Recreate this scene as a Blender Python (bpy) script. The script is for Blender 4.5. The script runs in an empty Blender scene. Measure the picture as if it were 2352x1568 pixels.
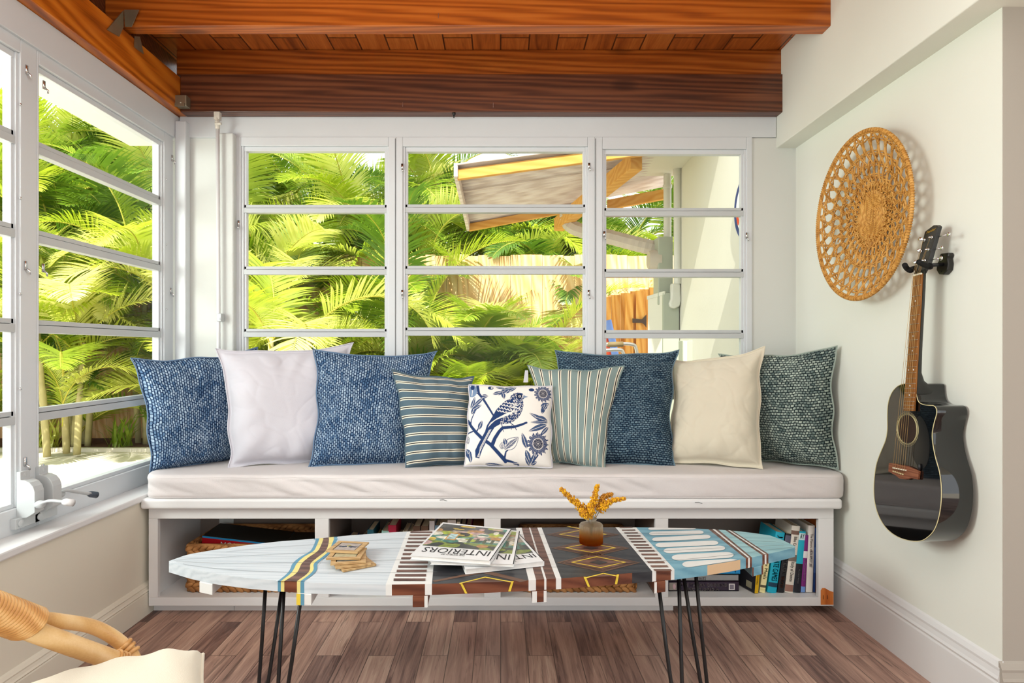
import bpy, math, random
from mathutils import Vector, Matrix, noise
import numpy as np
R = random.Random(7)
PI = math.pi
# ---- photo geometry: camera at (0,0,H) looking along +Y
F, CX, CY, H = 1450.0, 1150.0, 803.0, 1.133
def P(px, py, Y): return Vector(((px-CX)*Y/F, Y, H-(py-CY)*Y/F))
def PZ(px, py, z): return P(px, py, (H-z)*F/(py-CY))
def PX(px, py, X): return P(px, py, X*F/(px-CX))
def V(*a): return Vector(a)
col = bpy.context.scene.collection

# ---------------------------------------------------------------- materials
def lin(c):
    c = c/255.0
    return c/12.92 if c <= .04045 else ((c+.055)/1.055)**2.4
def rgb(r, g, b): return (lin(r), lin(g), lin(b), 1)
MATS = {}
class NT:
    def __init__(s, name):
        s.m = bpy.data.materials.new(name); s.m.use_nodes = True
        s.t = s.m.node_tree; s.n = s.t.nodes; s.l = s.t.links
        s.b = s.n['Principled BSDF']; s.out = s.n['Material Output']
    def node(s, typ, **kw):
        nd = s.n.new(typ)
        for k, v in kw.items():
            if k == 'ins':
                for kk, vv in v.items():
                    if hasattr(vv, 'is_output'): s.l.new(vv, nd.inputs[kk])
                    else: nd.inputs[kk].default_value = vv
            else: setattr(nd, k, v)
        return nd
    def link(s, a, b): s.l.new(a, b)
    def ramp(s, fac, stops, interp='LINEAR'):
        r = s.node('ShaderNodeValToRGB'); cr = r.color_ramp; cr.interpolation = interp
        while len(cr.elements) < len(stops): cr.elements.new(.5)
        for e, (p, c) in zip(cr.elements, stops): e.position = p; e.color = c
        s.link(fac, r.inputs[0]); return r.outputs[0]
    def math(s, op, a, b=None, c=None):
        nd = s.node('ShaderNodeMath', operation=op)
        for i, x in enumerate((a, b, c)):
            if x is None: continue
            if hasattr(x, 'is_output'): s.link(x, nd.inputs[i])
            else: nd.inputs[i].default_value = x
        return nd.outputs[0]
    def mix(s, fac, a, b, blend='MIX'):
        nd = s.node('ShaderNodeMix', data_type='RGBA', blend_type=blend)
        for i, x in ((0, fac), (6, a), (7, b)):
            if hasattr(x, 'is_output'): s.link(x, nd.inputs[i])
            else: nd.inputs[i].default_value = x
        return nd.outputs[2]
    def coord(s, kind='Object', scale=(1, 1, 1), rot=(0, 0, 0)):
        tc = s.node('ShaderNodeTexCoord'); mp = s.node('ShaderNodeMapping')
        mp.inputs['Scale'].default_value = scale; mp.inputs['Rotation'].default_value = rot
        s.link(tc.outputs[kind], mp.inputs[0]); return mp.outputs[0]
    def noise(s, vec, scale=5, detail=3, rough=.5, dist=0):
        nd = s.node('ShaderNodeTexNoise', ins={'Scale': scale, 'Detail': detail, 'Roughness': rough, 'Distortion': dist})
        if vec is not None: s.link(vec, nd.inputs['Vector'])
        return nd.outputs[0]
    def bump(s, h, strength=.3, dist=.01):
        nd = s.node('ShaderNodeBump', ins={'Strength': strength, 'Distance': dist})
        s.link(h, nd.inputs['Height']); s.link(nd.outputs[0], s.b.inputs['Normal'])
    def base(s, c, rough=.5, spec=.5, metal=0, **kw):
        i = s.b.inputs
        if hasattr(c, 'is_output'): s.link(c, i['Base Color'])
        else: i['Base Color'].default_value = c
        i['Roughness'].default_value = rough; i['Metallic'].default_value = metal
        i['Specular IOR Level'].default_value = spec
        for k, v in kw.items(): i[k].default_value = v
def sc(c, k): return (min(1, c[0]*k), min(1, c[1]*k), min(1, c[2]*k), 1)

def paint(name, c, rough=.5, spec=.4, bump=.0, bscale=60, var=.06, vscale=4, metal=0, coat=0):
    t = NT(name); v = t.coord()
    n = t.noise(v, vscale, 4)
    t.base(t.ramp(n, [(.25, sc(c, 1-var)), (.75, sc(c, 1+var))]), rough, spec, metal)
    if coat: t.b.inputs['Coat Weight'].default_value = coat; t.b.inputs['Coat Roughness'].default_value = .04
    if bump: t.bump(t.noise(v, bscale, 3), bump, .004)
    MATS[name] = t.m; return t.m

def wood(name, cd, cm, cl, axis=0, stretch=14, scale=1.0, rough=.4, spec=.4, knots=True, coat=0):
    t = NT(name); s = [stretch*scale]*3; s[axis] = scale*1.1
    v = t.coord('Object', s)
    w = t.noise(v, .8, 3, .55, 1.4)
    s2 = [160*scale]*3; s2[axis] = 3*scale
    fine = t.noise(t.coord('Object', s2), 1, 3, .6)
    rings = t.node('ShaderNodeTexWave', wave_type='BANDS', bands_direction='DIAGONAL', ins={'Scale': .9, 'Distortion': 9.0, 'Detail': 2.0, 'Detail Scale': .8})
    t.link(v, rings.inputs[0])
    a = t.math('MULTIPLY_ADD', rings.outputs[1], .34, t.math('MULTIPLY', w, .5))
    a = t.math('MULTIPLY_ADD', fine, .28, a)
    c = t.ramp(a, [(.22, cd), (.52, cm), (.85, cl)])
    if knots:
        vo = t.node('ShaderNodeTexVoronoi', feature='F1', ins={'Scale': 1.0})
        ks = [3.5]*3; ks[axis] = 1.5
        t.link(t.coord('Object', ks), vo.inputs['Vector'])
        k = t.ramp(vo.outputs['Distance'], [(.0, (1, 1, 1, 1)), (.09, (.6, .6, .6, 1)), (.14, (0, 0, 0, 1))])
        c = t.mix(t.math('MULTIPLY', k, .75), c, sc(cd, .35))
    t.base(c, rough, spec)
    if coat: t.b.inputs['Coat Weight'].default_value = coat; t.b.inputs['Coat Roughness'].default_value = .15
    t.bump(fine, .12, .002)
    MATS[name] = t.m; return t.m

def vcol(name, rough=.6, spec=.3, bump=0, bscale=300):
    t = NT(name); a = t.node('ShaderNodeAttribute', attribute_name='Col')
    t.base(a.outputs['Color'], rough, spec)
    if bump: t.bump(t.noise(t.coord(), bscale, 2), bump, .002)
    MATS[name] = t.m; return t.m

# ---------------------------------------------------------------- mesh builder
class MB:
    def __init__(s): s.v = []; s.f = []; s.m = []; s.uv = {}; s.c = None
    def add(s, vs, fs, mi=0, uvs=None):
        o = len(s.v); s.v += [Vector(p) for p in vs]
        for f in fs: s.f.append(tuple(i+o for i in f)); s.m.append(mi)
        if uvs is not None:
            for i, u in enumerate(uvs): s.uv[o+i] = u
        return s
    def hexa(s, p, mi=0):   # p: 4 bottom (ccw from above), 4 top
        return s.add(p, [(3, 2, 1, 0), (4, 5, 6, 7), (0, 1, 5, 4), (1, 2, 6, 5), (2, 3, 7, 6), (3, 0, 4, 7)], mi)
    def box(s, x0, x1, y0, y1, z0, z1, mi=0, M=None):
        p = [V(x0, y0, z0), V(x1, y0, z0), V(x1, y1, z0), V(x0, y1, z0), V(x0, y0, z1), V(x1, y0, z1), V(x1, y1, z1), V(x0, y1, z1)]
        if M is not None: p = [M @ q for q in p]
        return s.hexa(p, mi)
    def tube(s, pts, r, n=8, mi=0, cap=True, closed=False, flat=1.0, twist=None):
        pts = [Vector(p) for p in pts]; N = len(pts)
        rr = r if isinstance(r, (list, tuple)) else [r]*N
        vs = []; fs = []; up = None
        for i in range(N):
            a = pts[(i-1) % N] if (closed or i > 0) else pts[i]
            b = pts[(i+1) % N] if (closed or i < N-1) else pts[i]
            d = (b-a)
            if d.length < 1e-9: d = V(0, 0, 1)
            d.normalize()
            if up is None:
                up = V(0, 0, 1) if abs(d.z) < .9 else V(0, 1, 0)
            x = d.cross(up)
            if x.length < 1e-6: x = d.cross(V(1, .3, 0))
            x.normalize(); up = x.cross(d).normalized()
            for k in range(n):
                t = 2*PI*k/n
                vs.append(pts[i]+(x*math.cos(t)+up*math.sin(t)*flat)*rr[i])
        for i in range(N if closed else N-1):
            j = (i+1) % N
            for k in range(n):
                l = (k+1) % n
                fs.append((i*n+k, i*n+l, j*n+l, j*n+k))
        if cap and not closed:
            fs.append(tuple(range(n))[::-1]); fs.append(tuple((N-1)*n+k for k in range(n)))
        return s.add(vs, fs, mi)
    def lathe(s, prof, c, n=32, mi=0, ribs=0, ribd=0, axis=None, M=None):
        vs = []; fs = []; m = len(prof)
        for (r, z) in prof:
            for k in range(n):
                t = 2*PI*k/n
                rr = r*(1+ribd*(1 if (k % 2) else 0)) if ribs else r
                p = V(rr*math.cos(t), rr*math.sin(t), z)
                if M is not None: p = M @ p
                vs.append(Vector(c)+p)
        for i in range(m-1):
            for k in range(n):
                l = (k+1) % n
                fs.append((i*n+k, i*n+l, (i+1)*n+l, (i+1)*n+k))
        if prof[0][0] > 1e-6: fs.append(tuple(range(n))[::-1])
        if prof[-1][0] > 1e-6: fs.append(tuple((m-1)*n+k for k in range(n)))
        return s.add(vs, fs, mi)
    def prism(s, poly, ext, mi=0, mi_side=None):
        """poly: list of Vectors (planar), ext: extrusion Vector"""
        n = len(poly); vs = [Vector(p) for p in poly]+[Vector(p)+Vector(ext) for p in poly]
        s.add(vs, [tuple(range(n)), tuple(range(2*n-1, n-1, -1))], mi)
        o = len(s.v)-2*n
        for i in range(n):
            j = (i+1) % n
            s.f.append((o+i, o+n+i, o+n+j, o+j)); s.m.append(mi if mi_side is None else mi_side)
        return s
    def poly(s, pts, mi=0): return s.add(pts, [tuple(range(len(pts)))], mi)
    def ellipsoid(s, c, ax, mi=0, n=8, m=5):
        """ax: three vectors"""
        vs = [Vector(c)+ax[2]]; fs = []
        for i in range(1, m):
            ph = PI*i/m
            for k in range(n):
                t = 2*PI*k/n
                vs.append(Vector(c)+ax[0]*math.sin(ph)*math.cos(t)+ax[1]*math.sin(ph)*math.sin(t)+ax[2]*math.cos(ph))
        vs.append(Vector(c)-ax[2])
        for k in range(n): fs.append((0, 1+k, 1+(k+1) % n))
        for i in range(m-2):
            for k in range(n):
                l = (k+1) % n; a = 1+i*n
                fs.append((a+k, a+n+k, a+n+l, a+l))
        a = 1+(m-2)*n; e = len(vs)-1
        for k in range(n): fs.append((a+k, e, a+(k+1) % n))
        return s.add(vs, fs, mi)
    def grid(s, fn, nu, nv, mi=0, uvf=None, flip=False):
        vs = []; uvs = []; fs = []
        for j in range(nv+1):
            for i in range(nu+1):
                u = i/nu; w = j/nv
                vs.append(fn(u, w)); uvs.append(uvf(u, w) if uvf else (u, w))
        for j in range(nv):
            for i in range(nu):
                a = j*(nu+1)+i
                f = (a, a+1, a+nu+2, a+nu+1)
                fs.append(f[::-1] if flip else f)
        return s.add(vs, fs, mi, uvs)
    def build(s, name, mats, parent=None, smooth=False, bevel=0, bseg=2, keep=False, cols=None, recalc=True, subsurf=0, angle=None):
        if not isinstance(mats, (list, tuple)): mats = [mats]
        me = bpy.data.meshes.new(name)
        if keep: off = V(0, 0, 0)
        else:
            xs = [p.x for p in s.v]; ys = [p.y for p in s.v]; zs = [p.z for p in s.v]
            off = V((min(xs)+max(xs))/2, (min(ys)+max(ys))/2, min(zs))
        me.from_pydata([tuple(p-off) for p in s.v], [], s.f)
        for m in mats: me.materials.append(m)
        me.polygons.foreach_set('material_index', s.m)
        if s.uv:
            ul = me.uv_layers.new(name='UVMap')
            arr = np.zeros((len(s.v), 2), dtype=np.float32)
            for k, u in s.uv.items(): arr[k] = u
            li = np.zeros(len(me.loops), dtype=np.int32); me.loops.foreach_get('vertex_index', li)
            ul.data.foreach_set('uv', arr[li].ravel())
        if cols is not None:
            ca = me.color_attributes.new('Col', 'FLOAT_COLOR', 'POINT')
            ca.data.foreach_set('color', np.asarray(cols, dtype=np.float32).ravel())
        me.update(); me.validate()
        if recalc:
            import bmesh
            bm = bmesh.new(); bm.from_mesh(me); bmesh.ops.recalc_face_normals(bm, faces=bm.faces); bm.to_mesh(me); bm.free()
        if smooth:
            me.polygons.foreach_set('use_smooth', [True]*len(me.polygons))
            if angle: me.set_sharp_from_angle(angle=math.radians(angle))
        o = bpy.data.objects.new(name, me); col.objects.link(o)
        if parent is not None:
            o.parent = parent
            w = V(0, 0, 0); q = parent
            while q is not None: w = w+q.location; q = q.parent
            o.location = off-w
        else: o.location = off
        if bevel:
            b = o.modifiers.new('bevel', 'BEVEL'); b.width = bevel; b.segments = bseg; b.limit_method = 'ANGLE'; b.angle_limit = math.radians(40)
        if subsurf:
            b = o.modifiers.new('sub', 'SUBSURF'); b.levels = subsurf; b.render_levels = subsurf
        return o

def tag(o, label=None, cat=None, group=None, kind=None):
    if label: o['label'] = label
    if cat: o['category'] = cat
    if group: o['group'] = group
    if kind: o['kind'] = kind
    return o
def thing(name, loc, label=None, cat=None, group=None, kind=None):
    o = bpy.data.objects.new(name, None); o.empty_display_size = .05; col.objects.link(o); o.location = loc
    return tag(o, label, cat, group, kind)
def struct(name, mb, mat, parent=None, **kw):
    o = mb.build(name, mat, parent, **kw)
    if parent is None: o['kind'] = 'structure'
    return o

def text_geo(txt, size=1.0):
    cu = bpy.data.curves.new('t', 'FONT'); cu.body = txt; cu.size = size; cu.resolution_u = 2
    ob = bpy.data.objects.new('t', cu); col.objects.link(ob)
    dg = bpy.context.evaluated_depsgraph_get()
    me = bpy.data.meshes.new_from_object(ob.evaluated_get(dg))
    vs = [v.co.copy() for v in me.vertices]; fs = [tuple(p.vertices) for p in me.polygons]
    bpy.data.objects.remove(ob); bpy.data.curves.remove(cu); bpy.data.meshes.remove(me)
    return vs, fs
def text_on(mb, txt, origin, right, up, w=None, h=None, mi=0, shear=0, bold=0):
    """place text so that its box starts at origin (lower-left) and spans w along right, h along up"""
    vs, fs = text_geo(txt)
    if not vs: return mb
    x0 = min(v.x for v in vs); x1 = max(v.x for v in vs); y0 = min(v.y for v in vs); y1 = max(v.y for v in vs)
    kx = (w/(x1-x0)) if w else None; ky = (h/(y1-y0)) if h else None
    if kx is None: kx = ky
    if ky is None: ky = kx
    right = Vector(right).normalized(); up = Vector(up).normalized(); nrm = right.cross(up)
    reps = [(0, 0)] if not bold else [(0, 0), (bold, 0), (0, bold*.5), (bold, bold*.5)]
    for (bx, by) in reps:
        mb.add([Vector(origin)+right*((v.x-x0)*kx+shear*(v.y-y0)*ky+bx)+up*((v.y-y0)*ky+by)+nrm*(bx*.02) for v in vs], fs, mi)
    return mb

def lerp(a, b, t): return a+(b-a)*t
def interp(xs, ys, x):
    if x <= xs[0]: return ys[0]
    for i in range(len(xs)-1):
        if x <= xs[i+1]: return lerp(ys[i], ys[i+1], (x-xs[i])/(xs[i+1]-xs[i]))
    return ys[-1]
def smooth_path(pts, sub=6, closed=False):
    """Catmull-Rom through points"""
    pts = [Vector(p) for p in pts]; out = []; n = len(pts)
    for i in range(n if closed else n-1):
        p0 = pts[(i-1) % n] if closed or i > 0 else pts[i]
        p1 = pts[i]; p2 = pts[(i+1) % n]
        p3 = pts[(i+2) % n] if closed or i < n-2 else pts[(i+1) % n]
        for k in range(sub):
            t = k/sub
            out.append(.5*((2*p1)+(p2-p0)*t+(2*p0-5*p1+4*p2-p3)*t*t+(3*p1-p0-3*p2+p3)*t*t*t))
    if not closed: out.append(pts[-1])
    return out
# ================================================================ materials used around the room
def make_wall_mat(name, c, rough=.75, bump=.08):
    return paint(name, c, rough, .25, bump, 45, .025, 1.5)
M_wall = make_wall_mat('wall_paint', rgb(228, 230, 221))
M_wall_low = make_wall_mat('low_wall_paint', rgb(222, 216, 200))
M_rough = make_wall_mat('rough_plaster', rgb(206, 209, 206), .8, .6)
M_return = make_wall_mat('shaded_wall_paint', rgb(168, 161, 151))  # darker copy of the wall paint; the return's shade is in the colour
M_frame = paint('window_frame_paint', rgb(208, 212, 215), .35, .45, .03, 90, .03, 3)
M_bar = paint('window_bar_paint', rgb(188, 192, 193), .35, .45, .02, 90, .04, 3)
M_groove = paint('dark_groove', rgb(90, 92, 92), .6)
M_white = paint('white_gloss_paint', rgb(222, 222, 222), .35, .45, .04, 60, .025, 2)
M_inside = paint('shaded_cubby_white', rgb(128, 116, 108), .7, .2, .04, 60, .05, 2)  # white paint darkened; the shade inside the cubbies is put into the colour
M_black = paint('black_metal', rgb(16, 16, 18), .4, .5)
M_steel = paint('galvanised_steel', rgb(150, 142, 120), .4, .5, .1, 30, .15, 9, metal=.7)
M_chrome = paint('chrome', rgb(225, 225, 225), .15, .5, metal=1)

# floor: laminate planks running away from the camera
def floor_mat():
    t = NT('laminate_planks')
    v = t.coord('Object', (1, 1, 1), (0, 0, PI/2))
    br = t.node('ShaderNodeTexBrick', offset=.37, offset_frequency=2, squash=1, ins={'Color1': (0, 0, 0, 1), 'Color2': (1, 1, 1, 1), 'Mortar': (.5, .5, .5, 1), 'Scale': 1.0, 'Mortar Size': .0016, 'Mortar Smooth': .1, 'Bias': 0, 'Brick Width': .78, 'Row Height': .098})
    t.link(v, br.inputs['Vector'])
    rnd = t.node('ShaderNodeSeparateColor'); t.link(br.outputs['Color'], rnd.inputs[0])
    sh = t.node('ShaderNodeCombineXYZ'); t.link(t.math('MULTIPLY', rnd.outputs[0], 37.0), sh.inputs[2])
    def off(scale):
        mp = t.node('ShaderNodeVectorMath', operation='ADD'); t.link(t.coord('Object', scale), mp.inputs[0]); t.link(sh.outputs[0], mp.inputs[1]); return mp.outputs[0]
    g = t.noise(off((22, 1.6, 1)), 1.0, 5, .62, 1.6)
    g2 = t.noise(off((9, .9, 1)), 1.0, 3, .5, .8)
    fine = t.noise(off((190, 5, 1)), 1.0, 3, .6)
    a = t.math('MULTIPLY_ADD', g, .62, t.math('MULTIPLY', g2, .35))
    a = t.math('MULTIPLY_ADD', fine, .16, a)
    a = t.math('MULTIPLY_ADD', rnd.outputs[0], .20, t.math('SUBTRACT', a, .14))
    c = t.ramp(a, [(.26, rgb(56, 40, 38)), (.38, rgb(112, 84, 76)), (.50, rgb(154, 121, 108)), (.63, rgb(182, 147, 130)), (.78, rgb(210, 180, 160))])
    cr = t.ramp(t.noise(off((30, .8, 1)), 1.3, 4, .7, 2.5), [(.56, (0, 0, 0, 1)), (.66, (1, 1, 1, 1))])
    c = t.mix(t.math('MULTIPLY', cr, .65), c, rgb(44, 30, 30))
    c = t.mix(t.math('MULTIPLY', br.outputs['Fac'], .7), c, rgb(40, 28, 24))
    t.base(c, .42, .4); t.bump(t.math('SUBTRACT', fine, t.math('MULTIPLY', br.outputs['Fac'], 2)), .12, .002)
    return t.m
M_floor = floor_mat()
M_beam_dark = wood('dark_stained_beam', rgb(54, 28, 17), rgb(90, 49, 30), rgb(120, 71, 44), 0, 26, 1.0, .33, .45)
M_beam_mid = wood('amber_stained_beam', rgb(122, 56, 14), rgb(172, 88, 24), rgb(200, 114, 42), 0, 24, 1.0, .3, .45)
M_beam_mid2 = wood('russet_stained_beam', rgb(98, 44, 12), rgb(144, 72, 22), rgb(172, 96, 36), 0, 24, 1.0, .3, .45)
M_beam_side = wood('orange_stained_beam', rgb(112, 48, 8), rgb(186, 98, 22), rgb(216, 130, 40), 1, 9, 1.3, .3, .45, knots=False)
M_ceil = None
def ceil_mat():
    t = NT('ceiling_boards')
    v = t.coord('Object', (1, 1, 1), (0, 0, PI/2))
    br = t.node('ShaderNodeTexBrick', offset=.5, ins={'Color1': (0, 0, 0, 1), 'Color2': (1, 1, 1, 1), 'Mortar': (.5, .5, .5, 1), 'Scale': 1.0, 'Mortar Size': .004, 'Mortar Smooth': .2, 'Bias': 0, 'Brick Width': 6.0, 'Row Height': .137})
    t.link(v, br.inputs['Vector'])
    rnd = t.node('ShaderNodeSeparateColor'); t.link(br.outputs['Color'], rnd.inputs[0])
    sh = t.node('ShaderNodeCombineXYZ'); t.link(t.math('MULTIPLY', rnd.outputs[0], 23.0), sh.inputs[2])
    def off(scale):
        mp = t.node('ShaderNodeVectorMath', operation='ADD'); t.link(t.coord('Object', scale), mp.inputs[0]); t.link(sh.outputs[0], mp.inputs[1]); return mp.outputs[0]
    g = t.noise(off((16, 1.6, 1)), 1, 4, .6, 1.8); fine = t.noise(off((150, 4, 1)), 1, 3, .6)
    a = t.math('MULTIPLY_ADD', fine, .2, t.math('MULTIPLY', g, .75)); a = t.math('MULTIPLY_ADD', rnd.outputs[0], .2, t.math('SUBTRACT', a, .08))
    c = t.ramp(a, [(.25, rgb(112, 52, 18)), (.5, rgb(172, 90, 34)), (.78, rgb(206, 124, 58))])
    c = t.mix(t.math('MULTIPLY', br.outputs['Fac'], .85), c, rgb(36, 16, 8))
    t.base(c, .35, .4); return t.m
M_ceil = ceil_mat()
def glass_mat(name='pane_glass', refl=.008, tint=(.97, .985, .98, 1)):
    t = NT(name); t.n.remove(t.b)
    tr = t.node('ShaderNodeBsdfTransparent'); tr.inputs[0].default_value = tint
    gl = t.node('ShaderNodeBsdfGlossy'); gl.inputs['Roughness'].default_value = .02
    n = t.noise(t.coord(), 3, 2)
    lw = t.node('ShaderNodeLayerWeight', ins={'Blend': .12})
    fac = t.math('MULTIPLY_ADD', lw.outputs['Fresnel'], .05, t.math('MULTIPLY', n, refl))
    mx = t.node('ShaderNodeMixShader'); t.link(fac, mx.inputs[0]); t.link(tr.outputs[0], mx.inputs[1]); t.link(gl.outputs[0], mx.inputs[2])
    t.link(mx.outputs[0], t.out.inputs[0]); return t.m
M_glass = glass_mat()

# ================================================================ the room shell
XR, XL, XW, YB = 1.482, -1.528, -1.629, 3.17      # right wall, low left wall, left window plane, back wall
ZC = 2.615                                        # ceiling boards
struct('floor', MB().box(XL-.12, 3.6, -4.5, YB+.1, -.06, 0), M_floor, keep=True)
struct('ceiling', MB().box(XW-.05, 3.6, -4.5, YB+.12, ZC, ZC+.08), M_ceil, keep=True)
# right wall with its end, then the return facing the camera
w = MB(); w.box(XR, XR+.14, 1.866, YB+.12, 0, 2.145)
struct('wall_right', w, M_wall)
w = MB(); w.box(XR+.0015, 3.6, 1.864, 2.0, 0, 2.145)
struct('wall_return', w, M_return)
# boxed soffit along the top of the right wall, turning into the lowered ceiling at the right
w = MB(); w.prism([V(1.384, -4.5, 2.145), V(1.384, YB+.1, 2.145), V(XR+.14, YB+.1, 2.145), V(XR+.14, -4.5, 2.145)], (0, 0, ZC-2.145))
struct('trim_1', w, M_wall, bevel=.004)
w = MB(); w.box(XR+.14, 3.6, -4.5, 2.0, 2.145, ZC)
struct('trim_2', w, M_wall)
# back wall: header board, panels each side, wall below the windows
w = MB()
w.box(XW-.05, XR, YB+.01, YB+.1, P(0, 316, YB).z, P(0, 262, YB).z)
w.box(XW-.05, P(540, 0, YB).x, YB+.01, YB+.1, 0, P(0, 316, YB).z)
w.box(P(1727, 0, YB).x, XR, YB, YB+.1, 0, P(0, 317, YB).z)
w.box(P(535, 0, YB).x, P(1727, 0, YB).x, YB+.005, YB+.1, 0, .575)
struct('wall_back', w, make_wall_mat('back_wall_paint', rgb(210, 212, 207)))
struct('trim_3', MB().box(P(414, 0, YB).x, P(1782, 0, YB).x, YB-.004, YB+.012, P(0, 316, YB).z, P(0, 268, YB).z), M_frame, bevel=.002)
# rough plaster pier and flat post between the corner and the first back window
w = MB(); w.box(P(503, 0, 3.13).x, P(537, 0, 3.13).x, 3.125, YB+.01, 0, P(0, 305, 3.13).z)
struct('trim_4', w, M_rough, bevel=.008, bseg=3)
w = MB(); w.box(P(406, 0, 3.15).x, P(431, 0, 3.15).x, 3.13, YB+.01, .0, P(0, 280, 3.15).z)
struct('trim_5', w, M_frame, bevel=.006)
# low wall under the left windows with its ledge
w = MB(); w.box(XL-.14, XL, -4.5, YB+.05, 0, .495)
struct('wall_left', w, M_wall_low)
w = MB(); w.box(XW-.03, XL+.012, -4.5, YB+.02, .488, .516)
struct('trim_6', w, M_white, bevel=.006)
struct('trim_7', MB().box(XW-.06, XW+.012, -4.5, YB+.05, 2.185, 2.302), M_frame, bevel=.003)
# solid wall beyond the near left window (behind the camera's shoulder)
struct('wall_left_rear', MB().box(XW-.06, XW+.01, -4.5, .62, .5, 2.2), M_wall)
def baseboard(name, p0, p1, nrm, h, mat):
    """profiled board: flat, bead, cap"""
    p0 = Vector(p0); p1 = Vector(p1); nrm = Vector(nrm); w = MB()
    prof = [(0, 0), (.018, 0), (.018, h*.68), (.015, h*.71), (.019, h*.75), (.015, h*.79), (.012, h*.86), (.013, h*.9), (.006, h*.97), (0, h)]
    n = len(prof); vs = []
    for q in (p0, p1):
        for d, z in prof: vs.append(q+nrm*d+V(0, 0, z))
    w.add(vs, [(i, (i+1) % n, n+(i+1) % n, n+i) for i in range(n)]+[tuple(range(n)), tuple(range(2*n-1, n-1, -1))])
    return struct(name, w, mat)
baseboard('baseboard_left', (XL, -4.5, 0), (XL, 2.76, 0), (1, 0, 0), .135, M_wall_low)
baseboard('baseboard_right', (XR, 1.86, 0), (XR, YB, 0), (-1, 0, 0), .215, M_white)
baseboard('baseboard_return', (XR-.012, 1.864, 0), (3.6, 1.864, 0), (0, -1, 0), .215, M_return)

# ---------------------------------------------------------------- beams
def beam(name, mb, mat, label, bevel=.004):
    o = mb.build(name, mat, bevel=bevel, keep=False); return tag(o, label, 'beam')
ya = 2.647
beam('ceiling_beam', MB().box(-1.66, 1.386, ya, ya+.072, 2.49, ZC-.001), M_beam_mid, 'amber wooden beam nearest the camera, crossing below the ceiling boards')
beam('ceiling_beam', MB().box(-1.60, 1.386, YB-.055, YB+.1, 2.488, ZC-.001), M_beam_mid2, 'upper wooden beam against the back wall, touching the ceiling boards')
beam('ceiling_beam', MB().box(-1.574, 1.388, YB-.07, YB+.1, 2.300, 2.487), M_beam_dark, 'dark brown lower header beam right above the back windows')
beam('ceiling_beam', MB().box(-1.655, -1.575, .3, YB+.1, 2.303, 2.472), M_beam_side, 'orange grained beam running over the left windows towards the corner')
# gap filler above the side beam
struct('trim_8', MB().box(-1.70, -1.66, .3, YB+.1, 2.3, ZC), M_beam_dark)
# joist hanger straps under the front beam end
t = thing('joist_hanger', P(290, 60, 2.63), 'bent galvanised hanger strap holding the front beam on the side beam', 'bracket')
w = MB()
A = [P(286, 23, 2.635), P(320, 23, 2.635), P(303, 62, 2.635), P(288, 62, 2.635)]
w.prism(A, (0, -.003, 0))
w.build('beam_flap', M_steel, t)
w = MB(); B = [P(286, 24, 2.63), P(288, 62, 2.63), P(285, 84, 2.60), P(264, 68, 2.52)]
for b_ in B: b_.x = -1.5735
w.prism(B, (.003, 0, 0)); w.build('side_flap', M_steel, t)
t = thing('joist_hanger', P(318, 100, 2.73), 'small steel strap below the front beam on the side beam face', 'bracket')
w = MB(); B = [PX(309, 83, -1.5735), PX(320, 84, -1.5735), PX(329, 124, -1.5735), PX(308, 108, -1.5735)]
w.prism(B, (.003, 0, 0)); w.build('strap', M_steel, t)
w = MB(); q = P(1043, 264, 3.12); w.ellipsoid(q+V(0, -.01, .002), (V(.009, 0, 0), V(0, .009, 0), V(0, 0, .011)), n=10, m=6); w.tube([q+V(0, -.01, 0), q+V(0, -.016, -.012), q+V(0, -.01, -.018)], .003, 6)
tag(w.build('screw_hook', M_black, smooth=True), 'tiny dark hook under the header beam at the middle window', 'hook')
# small metal box on the corner of the beams
t = thing('corner_bracket', P(420, 250, 3.09), 'small metal box bracket in the beam corner above the pipe', 'bracket')
w = MB(); q0 = P(408, 251, 3.10); q1 = P(438, 226, 3.10); w.box(q0.x, q1.x, 3.055, 3.0995, q0.z, q1.z)
w.build('housing', M_steel, t, bevel=.003)
w = MB(); w.box(q0.x+.01, q1.x-.006, 3.049, 3.056, q0.z-.004, q0.z+.01); w.tube([P(415, 236, 3.052), P(415, 236, 3.058)], .004, 8); w.build('lip', M_steel, t)

# nails in the header and the front beam
for i, (px, py, Y) in enumerate(((1007, 36, 2.646), (1133, 241, 3.099), (925, 240, 3.099))):
    w = MB(); w.tube([P(px, py-6, Y+.0005), P(px, py+6, Y+.0005)], .0016, 6)
    tag(w.build('nail', M_chrome), ['shiny nail in the front face of the nearest beam', 'bent nail in the header beam above the middle window', 'small nail in the header beam left of centre'][i], 'nail')

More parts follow.
